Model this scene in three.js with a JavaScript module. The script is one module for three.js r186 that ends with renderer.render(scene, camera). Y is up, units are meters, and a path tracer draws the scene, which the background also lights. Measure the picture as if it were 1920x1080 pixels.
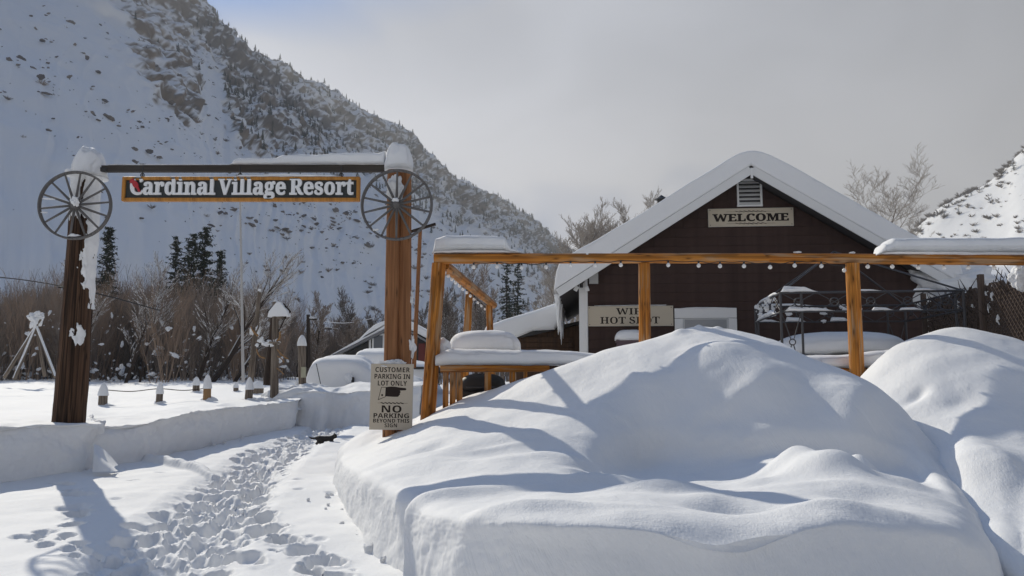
import * as THREE from 'three';
import { ImprovedNoise } from 'three/addons/math/ImprovedNoise.js';
import { mergeGeometries } from 'three/addons/utils/BufferGeometryUtils.js';
import { RoundedBoxGeometry } from 'three/addons/geometries/RoundedBoxGeometry.js';
import { MarchingCubes } from 'three/addons/objects/MarchingCubes.js';
import { FontLoader } from 'three/addons/loaders/FontLoader.js';
import { TextGeometry } from 'three/addons/geometries/TextGeometry.js';

// ---------------------------------------------------------------- camera, sky, sun, exposure
const scene = new THREE.Scene();
const FOV = 39.8, PITCH = 6.1 * Math.PI / 180, EYE = 1.75;
const camera = new THREE.PerspectiveCamera(FOV, 16 / 9, 0.1, 6000);
camera.position.set(0, EYE, 0);
camera.rotation.set(PITCH, 0, 0);
const SUN_AZ = 32 * Math.PI / 180, SUN_EL = 31 * Math.PI / 180;      // azimuth measured from straight ahead
const sunDir = new THREE.Vector3(-Math.sin(SUN_AZ) * Math.cos(SUN_EL), Math.sin(SUN_EL), -Math.cos(SUN_AZ) * Math.cos(SUN_EL));
const renderer = new THREE.WebGLRenderer();
renderer.toneMapping = THREE.LinearToneMapping;
renderer.toneMappingExposure = 1.06;
renderer.shadowMap.enabled = true;
const sun = new THREE.DirectionalLight(new THREE.Color(1, 0.93, 0.79), 4.6);
sun.position.copy(sunDir).multiplyScalar(60);
sun.castShadow = true;
sun.shadow.radius = 1;
sun.shadow.mapSize.set(4096, 4096);
Object.assign(sun.shadow.camera, { left: -30, right: 30, top: 30, bottom: -30, near: 1, far: 140 });
scene.add(sun);
scene.add(sun.target);

const noise = new ImprovedNoise();
const N3 = (x, y, z) => noise.noise(x + 101.3, y + 57.7, z + 33.1);
function fbm(x, y, z, oct = 4, gain = 0.5) {
  let s = 0, a = 1, f = 1;
  for (let i = 0; i < oct; i++) { s += a * N3(x * f, y * f, z * f); a *= gain; f *= 2.03; }
  return s;
}
function rng(seed) {
  let a = seed >>> 0;
  return () => { a = (a + 0x6D2B79F5) | 0; let t = Math.imul(a ^ (a >>> 15), 1 | a); t = (t + Math.imul(t ^ (t >>> 7), 61 | t)) ^ t; return ((t ^ (t >>> 14)) >>> 0) / 4294967296; };
}
const clamp = (x, a = 0, b = 1) => Math.min(b, Math.max(a, x));
const sstep = (a, b, x) => { const t = clamp((x - a) / (b - a)); return t * t * (3 - 2 * t); };
const lerp = (a, b, t) => a + (b - a) * t;
const V = (x, y, z) => new THREE.Vector3(x, y, z);

{ // thin high cloud, brightest low down towards the sun, opening to blue overhead
  const W = 1024, H = 512, data = new Float32Array(W * H * 4), d = V();
  for (let j = 0; j < H; j++) for (let i = 0; i < W; i++) {
    const th = ((i + 0.5) / W - 0.5) * 2 * Math.PI, ph = ((j + 0.5) / H - 0.5) * Math.PI;
    d.set(Math.cos(ph) * Math.cos(th), Math.sin(ph), Math.cos(ph) * Math.sin(th));
    const up = Math.max(d.y, 0), q = 1 / (up + 0.3);
    const wx = fbm(d.x * q, d.z * q, 7, 3) * 0.5, n = fbm(d.x * q * 1.1 + 3 + wx, d.z * q * 1.1 - wx, 4.2, 5, 0.5);
    const cover = clamp(1.02 + 0.8 * n - 1.1 * sstep(0.38, 0.60, up) - 1.15 * Math.exp(-Math.pow((d.x + 0.42) / 0.22, 2) - Math.pow((d.z + 0.80) / 0.3, 2) - Math.pow((up - 0.46) / 0.09, 2)));
    const cs = clamp(d.dot(sunDir), -1, 1), glow = Math.exp((cs - 1) * 4.2), near = Math.exp((cs - 1) * 30);
    const blue = [0.034, 0.082, 0.185], back = Math.max(0, d.z) * sstep(0.55, 0.1, up), g = 0.16 + 0.13 * n + 0.24 * Math.exp((cs - 1) * 0.9) + 0.62 * back + 1.2 * glow * (1 - 0.80 * sstep(0.14, 0.44, up)) + 0.1 * near;
    const cb = sstep(0.15, 0.45, up), cl = [g * lerp(1, 0.94, cb), g * lerp(0.993, 0.98, cb), g * lerp(1.01, 1.08, cb)];
    for (let k = 0; k < 3; k++) data[(j * W + i) * 4 + k] = lerp(blue[k] * (1 + 4 * glow), cl[k], cover);
    data[(j * W + i) * 4 + 3] = 1;
  }
  const t = new THREE.DataTexture(data, W, H, THREE.RGBAFormat, THREE.FloatType);
  t.mapping = THREE.EquirectangularReflectionMapping; t.magFilter = THREE.LinearFilter; t.needsUpdate = true;
  scene.background = t; scene.environment = t;
}
scene.fog = new THREE.FogExp2(new THREE.Color(0.92, 0.94, 0.96), 0.0004);

// ---------------------------------------------------------------- helpers
const FL = 540 / Math.tan(FOV * Math.PI / 360);
function ray(px, py) {
  const a = (px - 960) / FL, b = (540 - py) / FL, c = Math.cos(PITCH), s = Math.sin(PITCH);
  return V(a, b * c + s, -(c - b * s));
}
function at(px, py, depth) { const r = ray(px, py); return V(0, EYE, 0).addScaledVector(r, depth / -r.z); }
function onPlane(px, py, h) { const r = ray(px, py); return V(0, EYE, 0).addScaledVector(r, (h - EYE) / r.y); }
const used = new Map();
function numbered(n) { const k = used.get(n) || 0; used.set(n, k + 1); return k ? `${n}_${String(k).padStart(3, '0')}` : n; }
function tag(o, label, category, group, kind) {
  Object.assign(o.userData, { label, category });
  if (group) o.userData.group = group;
  if (kind) o.userData.kind = kind;
  return o;
}
function thing(name, label, category, pos = V(0, 0, 0), turn = 0, group) {
  const o = new THREE.Group(); o.name = numbered(name); o.position.copy(pos); o.rotation.y = turn;
  tag(o, label, category, group); scene.add(o); return o;
}
function norm(g) {                                             // same attributes on every geometry before a merge
  if (g.index) g = g.toNonIndexed();
  for (const k of Object.keys(g.attributes)) if (!['position', 'normal', 'uv'].includes(k)) g.deleteAttribute(k);
  if (!g.attributes.uv) g.setAttribute('uv', new THREE.BufferAttribute(new Float32Array(g.attributes.position.count * 2), 2));
  return g;
}
function merge(gs) { gs = (Array.isArray(gs) ? gs : [gs]); return gs.length === 1 ? gs[0] : mergeGeometries(gs.map(norm)); }
function part(name, gs, mat, parent, label) {
  const m = new THREE.Mesh(merge(gs), mat);
  m.name = parent === scene ? numbered(name) : name; m.castShadow = m.receiveShadow = true;
  if (label) m.userData.label = label;
  parent.add(m); return m;
}
function struct(name, gs, mat, label, category = 'ground') { const m = part(name, gs, mat, scene); tag(m, label, category, null, 'structure'); return m; }
// tapered round bar between two points, uv in metres
function bar(a, b, r0, r1 = r0, seg = 8, open = false) {
  const L = a.distanceTo(b), g = new THREE.CylinderGeometry(r1, r0, L, seg, 1, open), uv = g.attributes.uv;
  for (let i = 0; i < uv.count; i++) uv.setXY(i, uv.getX(i) * 2 * Math.PI * Math.max(r0, r1), uv.getY(i) * L);
  g.translate(0, L / 2, 0);
  g.applyQuaternion(new THREE.Quaternion().setFromUnitVectors(V(0, 1, 0), b.clone().sub(a).normalize()));
  g.translate(a.x, a.y, a.z); return g;
}
// box with rounded edges centred at c; uv in metres by the face it lies on
function box(c, sx, sy, sz, turn = 0, r = 0.006) {
  r = Math.min(r, sx * 0.3, sy * 0.3, sz * 0.3);
  const g = new RoundedBoxGeometry(sx, sy, sz, 1, r);
  boxUV(g);
  if (turn) g.rotateY(turn);
  g.translate(c.x, c.y, c.z); return g;
}
function boxUV(g, s = 1) {
  const p = g.attributes.position, n = g.attributes.normal, uv = new Float32Array(p.count * 2);
  for (let i = 0; i < p.count; i++) {
    const ax = Math.abs(n.getX(i)), ay = Math.abs(n.getY(i)), az = Math.abs(n.getZ(i));
    const x = p.getX(i), y = p.getY(i), z = p.getZ(i);
    uv[2 * i] = s * (ax > ay && ax > az ? z : x); uv[2 * i + 1] = s * (ay >= ax && ay >= az ? z : y);
  }
  g.setAttribute('uv', new THREE.BufferAttribute(uv, 2)); return g;
}
// a beam of rectangular section between two points
function plank(a, b, w, h, up = V(0, 1, 0), r = 0.006) {
  const L = a.distanceTo(b), g = boxUV(new RoundedBoxGeometry(w, L, h, 1, Math.min(r, w * 0.3, h * 0.3)));
  const y = b.clone().sub(a).normalize(), x = new THREE.Vector3().crossVectors(y, up).normalize(), z = new THREE.Vector3().crossVectors(x, y);
  g.applyMatrix4(new THREE.Matrix4().makeBasis(x, y, z));
  g.translate((a.x + b.x) / 2, (a.y + b.y) / 2, (a.z + b.z) / 2); return g;
}
// peeled log: a bar with uneven radius; f(t, angle) scales the radius
function log(a, b, r0, r1, seed = 1, rough = 0.05, seg = 20, rows = 28) {
  const L = a.distanceTo(b), g = new THREE.CylinderGeometry(1, 1, L, seg, rows), p = g.attributes.position, uv = g.attributes.uv;
  for (let i = 0; i < p.count; i++) {
    const t = p.getY(i) / L + 0.5, x = p.getX(i), z = p.getZ(i), l = Math.hypot(x, z);
    if (l > 0.01) {
      const an = Math.atan2(z, x), r = lerp(r0, r1, t) * (1 + rough * fbm(Math.cos(an) * 1.3 + seed * 7, t * L * 1.3, Math.sin(an) * 1.3, 3));
      p.setX(i, x / l * r); p.setZ(i, z / l * r);
    }
    uv.setXY(i, uv.getX(i) * 2 * Math.PI * r0 + seed * 0.37, t * L + seed * 0.61);
  }
  g.translate(0, L / 2, 0); g.computeVertexNormals();
  g.applyQuaternion(new THREE.Quaternion().setFromUnitVectors(V(0, 1, 0), b.clone().sub(a).normalize()));
  g.translate(a.x, a.y, a.z); return g;
}
// smooth surface through a net of points: rows[i][j]
function catmull(p0, p1, p2, p3, t) { return 0.5 * (2 * p1 + (p2 - p0) * t + (2 * p0 - 5 * p1 + 4 * p2 - p3) * t * t + (3 * p1 - p0 - 3 * p2 + p3) * t * t * t); }
function netEval(rows, u, v, out) {
  const nr = rows.length, nc = rows[0].length;
  const fu = clamp(u) * (nc - 1), fv = clamp(v) * (nr - 1), i = Math.min(nc - 2, Math.floor(fu)), j = Math.min(nr - 2, Math.floor(fv)), tu = fu - i, tv = fv - j;
  const c = (k, n) => Math.min(n - 1, Math.max(0, k));
  for (const ax of ['x', 'y', 'z']) {
    const r = [];
    for (let a = -1; a < 3; a++) { const R = rows[c(j + a, nr)]; r.push(catmull(R[c(i - 1, nc)][ax], R[i][ax], R[i + 1][ax], R[c(i + 2, nc)][ax], tu)); }
    out[ax] = catmull(r[0], r[1], r[2], r[3], tv);
  }
  return out;
}
function net(rows, nu, nv, disp, uvScale = 1) {
  const pos = new Float32Array((nu + 1) * (nv + 1) * 3), idx = [], p = V(), par = [];
  for (let j = 0; j <= nv; j++) for (let i = 0; i <= nu; i++) { netEval(rows, i / nu, j / nv, p); pos.set([p.x, p.y, p.z], (j * (nu + 1) + i) * 3); }
  for (let j = 0; j < nv; j++) for (let i = 0; i < nu; i++) { const a = j * (nu + 1) + i, b = a + 1, c = a + nu + 1, d = c + 1; idx.push(a, c, b, b, c, d); }
  const g = new THREE.BufferGeometry();
  g.setAttribute('position', new THREE.BufferAttribute(pos, 3)); g.setIndex(idx); g.computeVertexNormals();
  if (disp) {
    const n = g.attributes.normal, P = g.attributes.position;
    for (let k = 0; k < P.count; k++) {
      p.fromBufferAttribute(P, k); const i = k % (nu + 1), j = Math.floor(k / (nu + 1)), h = disp(p, i / nu, j / nv, n.getY(k));
      P.setXYZ(k, p.x + n.getX(k) * h, p.y + n.getY(k) * h, p.z + n.getZ(k) * h);
    }
    g.computeVertexNormals();
  }
  const P = g.attributes.position, uv = new Float32Array(P.count * 2);
  for (let k = 0; k < P.count; k++) { uv[2 * k] = (P.getX(k) + 0.41 * P.getY(k)) * uvScale; uv[2 * k + 1] = (P.getZ(k) + 0.77 * P.getY(k)) * uvScale; }
  g.setAttribute('uv', new THREE.BufferAttribute(uv, 2));
  return g;
}

// ---------------------------------------------------------------- materials
function dataTex(w, h, f, srgb = false) {
  const d = new Uint8Array(w * h * 4);
  for (let j = 0; j < h; j++) for (let i = 0; i < w; i++) { const c = f(i / w, j / h); d.set([c[0] * 255, c[1] * 255, c[2] * 255, 255].map((x) => clamp(x, 0, 255)), (j * w + i) * 4); }
  const t = new THREE.DataTexture(d, w, h); t.wrapS = t.wrapT = THREE.RepeatWrapping; t.magFilter = THREE.LinearFilter; t.minFilter = THREE.LinearMipmapLinearFilter;
  if (srgb) t.colorSpace = THREE.SRGBColorSpace;
  t.needsUpdate = true; return t;
}
const ring = (u, v, s, z) => { const a = u * 2 * Math.PI, b = v * 2 * Math.PI; return [Math.cos(a) * s, Math.sin(a) * s, Math.cos(b) * s + z, Math.sin(b) * s]; };
function tileNoise(u, v, fu, fv, seed, oct = 4) {              // tileable by blending two shifted copies
  const f = (x, y) => fbm(x * fu, y * fv, seed, oct);
  const a = sstep(0, 0.25, u), b = sstep(0, 0.25, v);
  return lerp(lerp(f(u + 1, v + 1), f(u, v + 1), a), lerp(f(u + 1, v), f(u, v), a), b);
}
const snowBump = dataTex(512, 512, (u, v) => { const n = 0.5 + 0.28 * tileNoise(u, v, 26, 26, 1.5, 3) + 0.2 * tileNoise(u, v, 110, 110, 8, 2); return [n, n, n]; });
snowBump.repeat.set(0.8, 0.8);
const M = {};
M.snow = new THREE.MeshPhysicalMaterial({ color: new THREE.Color().setRGB(0.82, 0.825, 0.83), roughness: 0.75, specularIntensity: 0.4, bumpMap: snowBump, bumpScale: 0.006 });
M.farSnow = new THREE.MeshStandardMaterial({ color: new THREE.Color().setRGB(0.82, 0.825, 0.83), roughness: 0.95 });

// ---------------------------------------------------------------- ground
{
  const rows = [], R = [-1700, -400, -60, 60, 400, 1700];
  for (const z of [-1700, -600, -120, -20, 10, 300, 1700]) rows.push(R.map((x) => V(x, 0, z)));
  struct('ground', net(rows, 60, 60, (p) => (Math.hypot(p.x, p.z) > 90 ? 0.6 * fbm(p.x / 40, 0, p.z / 40, 2) : 0)), M.farSnow, 'flat snow covered valley floor running to the mountains');
}
const pathBase = (d) => 0.27 + 0.006 * (d - 8);
{ // trodden path with boot prints
  const R = rng(77), dents = [];
  const trail = (pts, step, lat, rMin, rMax, dep) => {
    const w = pts.map(([x, y]) => onPlane(x, y, 0.2)), c = new THREE.CatmullRomCurve3(w), L = c.getLength();
    for (let s = 0; s < L; s += step) {
      const p = c.getPointAt(s / L), t = c.getTangentAt(s / L), o = (R() * 2 - 1) * lat, e = (R() - 0.5) * step * 2;
      dents.push([p.x - t.z * o + t.x * e, p.z + t.x * o + t.z * e, rMin + R() * (rMax - rMin), dep * (0.5 + R()), Math.atan2(t.x, t.z) + (R() - 0.5) * 1.2, 0.5 + 0.35 * R()]);
    }
  };
  const main = [[668, 772], [632, 792], [604, 818], [560, 838], [515, 862], [470, 895], [425, 935], [375, 980], [330, 1025], [285, 1080], [230, 1150]];
  const walk = (pts, off, sway, r, dep, seed) => {              // one walker's boot prints, left and right in turn
    const c = new THREE.CatmullRomCurve3(pts.map(([x, y]) => onPlane(x, y, 0.2))), L = c.getLength(), q = rng(seed); let side = 1;
    for (let s = q() * 0.3; s < L; s += 0.27 + 0.1 * q()) { const p = c.getPointAt(s / L), t = c.getTangentAt(s / L), o = off + sway * N3(s * 0.5, seed, 0) + side * (0.09 + 0.03 * q()), k = Math.atan2(t.x, t.z) + (q() - 0.5) * 0.5; dents.push([p.x - t.z * o, p.z + t.x * o, r * (0.9 + 0.3 * q()), dep * (0.7 + 0.6 * q()), k, 0.48 + 0.12 * q()]); if (q() < 0.6) dents.push([p.x - t.z * o - t.x * 0.16, p.z + t.x * o - t.z * 0.16, r * 0.8, dep * 0.5, k, 0.45]); side = -side; }
  };
  [[-0.32, 11], [-0.15, 12], [0.02, 13], [0.18, 14], [0.34, 15]].forEach(([o, sd]) => walk(main, o, 0.25, 0.145, 0.16, sd));
  trail(main, 0.2, 0.4, 0.06, 0.12, 0.06); trail(main, 0.05, 0.5, 0.025, 0.06, 0.03);
  trail([[505, 880], [478, 915], [468, 950], [485, 985], [525, 1015], [565, 1048], [620, 1095]], 0.2, 0.1, 0.12, 0.19, 0.22);
  trail([[505, 880], [478, 915], [468, 950], [485, 985], [525, 1015], [565, 1048], [620, 1095]], 0.06, 0.22, 0.03, 0.06, 0.04);
  trail([[425, 935], [420, 980], [430, 1030], [440, 1090]], 0.12, 0.28, 0.1, 0.17, 0.16);
  trail([[120, 925], [150, 965], [150, 1000]], 0.35, 0.1, 0.12, 0.2, 0.12);
  trail([[60, 1010], [130, 1045], [170, 1085]], 0.08, 0.15, 0.05, 0.12, 0.07);
  for (const [x, y] of [[600, 1015], [250, 905], [300, 892], [215, 940], [590, 860], [560, 905], [620, 930], [560, 925]]) { const p = onPlane(x, y, 0.25); dents.push([p.x, p.z, 0.1, 0.03, R() * 6, 0.6]); }
  const mainW = new THREE.CatmullRomCurve3(main.map(([x, y]) => onPlane(x, y, 0.2))).getPoints(160);
  const stick = [[272, 858], [330, 868], [400, 884], [428, 890]].map(([x, y]) => onPlane(x, y, 0.34)), stickC = new THREE.CatmullRomCurve3(stick).getPoints(40);
  const cell = new Map(), K = (x, z) => `${Math.floor(x)},${Math.floor(z)}`;
  for (const d of dents) for (let a = -1; a <= 1; a++) for (let b = -1; b <= 1; b++) { const k = K(d[0] + a, d[1] + b); if (!cell.has(k)) cell.set(k, []); cell.get(k).push(d); }
  const nx = 560, nz = 700, x0 = -10, x1 = 2.2, dn = 3.6, df = 34, pos = [], idx = [], uv = [];
  for (let j = 0; j <= nz; j++) {
    const d = dn * Math.pow(df / dn, j / nz), z = -d;
    for (let i = 0; i <= nx; i++) {
      const x = lerp(x0, x1, i / nx);
      let h = pathBase(d) + 0.035 * fbm(x / 1.3, 1, z / 1.3, 3) + 0.012 * fbm(x * 1.6, 5, z * 1.6, 2);
      let m = 9; for (let k = 0; k < mainW.length; k += 2) m = Math.min(m, Math.hypot(mainW[k].x - x, mainW[k].z - z));
      h -= 0.10 * sstep(0.75, 0.3, m);
      h += sstep(0.85, 0.25, m) * (0.03 * fbm(x * 5, 2, z * 5, 3) + 0.03 * Math.max(0, fbm(x * 9, 6, z * 9, 3, 0.6)));
      let low = 0, rim = 0;
      for (const [cx, cz, r, dep, an, asp] of cell.get(K(x, z)) || []) {
        const dx = x - cx, dz = z - cz, ca = Math.cos(an), sa = Math.sin(an), q = Math.hypot((dx * ca - dz * sa) / asp, dx * sa + dz * ca) / r * (1 + 0.25 * N3(x * 11, 3, z * 11));
        if (q < 2) { low = Math.max(low, dep * Math.exp(-Math.pow(q, 4))); rim = Math.max(rim, dep * 0.11 * Math.exp(-Math.pow((q - 1.25) / 0.3, 2))); }
      }
      h += rim - low;
      let s = 9; for (const q of stickC) s = Math.min(s, Math.hypot(q.x - x, q.z - z));
      h += 0.14 * Math.exp(-Math.pow(s / 0.1, 4)) * (0.8 + 0.3 * N3(x * 3, 0, z * 3));
      pos.push(x, h, z); uv.push(x, z);
    }
  }
  for (let j = 0; j < nz; j++) for (let i = 0; i < nx; i++) { const a = j * (nx + 1) + i, b = a + 1, c = a + nx + 1, d = c + 1; idx.push(a, b, c, b, d, c); }
  const g = new THREE.BufferGeometry();
  g.setAttribute('position', new THREE.Float32BufferAttribute(pos, 3)); g.setAttribute('uv', new THREE.Float32BufferAttribute(uv, 2)); g.setIndex(idx); g.computeVertexNormals();
  struct('path', g, M.snow, 'trodden snow path full of boot prints leading past the gate', 'path');
}
const P = (list) => list.map((q) => at(q[0], q[1], q[2]));
const drop = (list, y, dz = 0, dx = 0) => list.map((p) => V(p.x + dx, y, p.z + dz));
const cut = (p) => 0.05 * fbm(p.x / 0.7, p.y / 0.5, p.z / 0.7, 4, 0.55) - 0.05 * Math.max(0, fbm(p.x / 0.35 + 9, p.y / 0.8, p.z / 0.35, 3) - 0.15);
const wavy = (p) => 0.06 * fbm(p.x / 1.5 + 3, 0.5, p.z / 1.5, 3);
const soft = (p) => 0.035 * fbm(p.x / 0.9, p.y / 0.9, p.z / 0.9, 3) + 0.006 * fbm(p.x * 4, p.y * 4, p.z * 4, 2);
function field(edge, dEnd, hEnd) {                             // snow surface from a bank's edge away to the back
  return [0.03, 0.04, 0.05].map((t) => edge.map((p) => { const z = lerp(p.z, -dEnd, t); return V(p.x * z / p.z, p.y + (t > 0.04 ? -0.08 : 0), z); }));
}
const edges = [];
{ // ploughed banks left of the path
  const eA = P([[-260, 822, 9.6], [-100, 812, 10.2], [0, 803, 10.9], [60, 799, 11.3], [110, 798, 11.7], [150, 797, 12.0], [168, 798, 12.2], [172, 802, 12.5]]);
  edges.push(...eA.slice(0, 7));
  const rows = [drop(eA, 0.0, 0.30), drop(eA, 0.28, 0.22, 0), eA.map((p) => V(p.x + 0.03, p.y - 0.36, p.z + 0.12)), eA.map((p) => V(p.x, p.y - 0.14, p.z + 0.03)), eA.map((p) => V(p.x, p.y - 0.03, p.z - 0.14)), eA.map((p) => V(p.x, p.y + 0.0, p.z - 0.34)), ...field(eA, 60, 1.5)].reverse();
  rows.forEach((r) => r.push(V(r[7].x + 0.02, Math.min(r[7].y, 0.0), r[7].z - 0.1)));
  struct('snow_bank', net(rows, 200, 180, (p, u, v, ny) => soft(p) + wavy(p) * sstep(0.3, 0.9, ny) + cut(p) * sstep(0.9, 0.4, ny)), M.snow, 'cut snowbank with a vertical face under the dark snow plastered gate log', 'snowbank');
  const eB = P([[166, 800, 12.6], [200, 800, 12.75], [240, 797, 13.1], [290, 788, 13.7], [350, 774, 14.9], [400, 768, 16.1], [460, 762, 17.8], [510, 757, 19.4], [548, 752, 20.8], [560, 748, 22.2]]);
  edges.push(...eB.slice(1, 9));
  const rowsB = [drop(eB, 0.0, 0.30), drop(eB, 0.3, 0.22, 0), eB.map((p) => V(p.x + 0.03, p.y - 0.36, p.z + 0.12)), eB.map((p) => V(p.x, p.y - 0.14, p.z + 0.03)), eB.map((p) => V(p.x, p.y - 0.03, p.z - 0.14)), eB.map((p) => V(p.x, p.y + 0.0, p.z - 0.34)), ...field(eB, 62, 1.5)].reverse();
  struct('snow_bank', net(rowsB, 240, 180, (p, u, v, ny) => soft(p) + wavy(p) * sstep(0.3, 0.9, ny) + cut(p) * sstep(0.9, 0.4, ny)), M.snow, 'long cut snowbank between the path and the row of snow capped pickets', 'snowbank');
  const eC = P([[540, 742, 22.5], [565, 736, 22.3], [590, 733, 22.2], [612, 735, 22.1], [630, 737, 22.6], [655, 737, 22.6], [690, 733, 22.4], [730, 728, 22.0], [790, 722, 21.5]]);
  const top = [0, 0, 0, 0.02, 0.12, 0.25, 0.16, 0.05, 0];
  const back = eC.map((p, i) => V(p.x, p.y + top[i] + 0.05, p.z - 1.2)), back2 = eC.map((p, i) => V(p.x, 1.05 + top[i] * 0.6, p.z - 3)); edges.push(...back2.slice(1));
  const rowsC = [drop(eC, 0.0, 0.5), drop(eC, 0.3, 0.42), eC.map((p) => V(p.x, p.y - 0.25, p.z + 0.2)), eC.map((p) => V(p.x, p.y - 0.03, p.z + 0.05)), eC, eC.map((p, i) => V(p.x, p.y + top[i] * 0.5 + 0.01, p.z - 0.4)), back, back2, ...field(back2, 62, 1.5).slice(1)].reverse();
  struct('snow_bank', net(rowsC, 200, 160, (p, u, v, ny) => soft(p) * 1.3 + cut(p) * sstep(0.9, 0.4, ny)), M.snow, 'rounded ploughed snow heap where the path bends before the buried car', 'snowbank');
}
{ // level snowfield behind the banks
  const far = [0.02, 0.06, 0.15, 0.3, 0.5, 0.75, 1], rows = far.map((t) => edges.map((p) => { const z = lerp(p.z, -150, t); return V(p.x * z / p.z, Math.min(p.y, 1.1) - 0.03 + 0.40 * sstep(0, 0.34, t) - (t < 0.03 ? 0.02 : 0), z); })).reverse();
  rows.push(edges.map((p) => V(p.x, p.y - 0.25, p.z - 0.7)));
  struct('snow_field', net(rows, 300, 260, (p) => 0.05 * fbm(p.x / 2.5, 0, p.z / 2.5, 3) + soft(p) * 0.6), M.snow, 'level untrodden snowfield reaching from the picket row to the thicket', 'snow');
}
{ // crumbled lumps fallen from the cut faces
  const R = rng(51), g = [0, 1].map((k) => { const q = new THREE.IcosahedronGeometry(1, 2), a = q.attributes.position; for (let i = 0; i < a.count; i++) { const n = 1 + 0.45 * N3(a.getX(i) * 1.6 + k * 7, a.getY(i) * 1.6, a.getZ(i) * 1.6); a.setXYZ(i, a.getX(i) * n, a.getY(i) * n * 0.7, a.getZ(i) * n); } q.computeVertexNormals(); return q; }), m4 = new THREE.Matrix4(), qt = new THREE.Quaternion();
  const line = [[0, 905], [60, 893], [120, 884], [205, 872], [300, 852], [400, 836], [480, 820], [550, 802], [600, 790]].map(([x, y]) => onPlane(x, y, 0.28)), c = new THREE.CatmullRomCurve3(line), side = new THREE.CatmullRomCurve3([[628, 925], [645, 970], [690, 1035], [740, 1085]].map(([x, y]) => onPlane(x, y, 0.2)));
  g.forEach((q, k) => { const n = 34, im = new THREE.InstancedMesh(q, M.snow, n); for (let i = 0; i < n; i++) { const p = (i % 5 ? c : side).getPointAt(R()), s2 = 0.018 + 0.05 * Math.pow(R(), 4), o = Math.pow(R(), 2) * 0.8; qt.setFromEuler(new THREE.Euler(R() * 6, R() * 6, R() * 6)); m4.compose(V(p.x + (i % 5 ? 0.35 : -0.35) * o, pathBase(-p.z) + s2 * 0.1, p.z + o * 0.5), qt, V(s2, s2, s2)); im.setMatrixAt(i, m4); } im.name = numbered('snow_crumbs'); im.castShadow = im.receiveShadow = true; tag(im, k ? 'small crumbs of snow along the foot of the cut banks' : 'loose lumps of snow fallen at the foot of the cut banks', 'snow', null, 'stuff'); scene.add(im); });
}
{ // small lit wedge of snow leaning on the end of the first bank
  const rows = [P([[176, 832, 12.1], [190, 838, 12.1], [208, 856, 12.1], [222, 872, 12.1]]), P([[176, 850, 11.8], [186, 858, 11.7], [198, 868, 11.65], [214, 876, 11.7]]), P([[174, 885, 11.6], [185, 885, 11.5], [200, 885, 11.5], [222, 884, 11.5]])];
  struct('snow_wedge', net(rows, 30, 24, (p) => 0.3 * soft(p)), M.snow, 'small wedge of slumped snow in the notch between the two snowbanks', 'snowbank');
}
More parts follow.
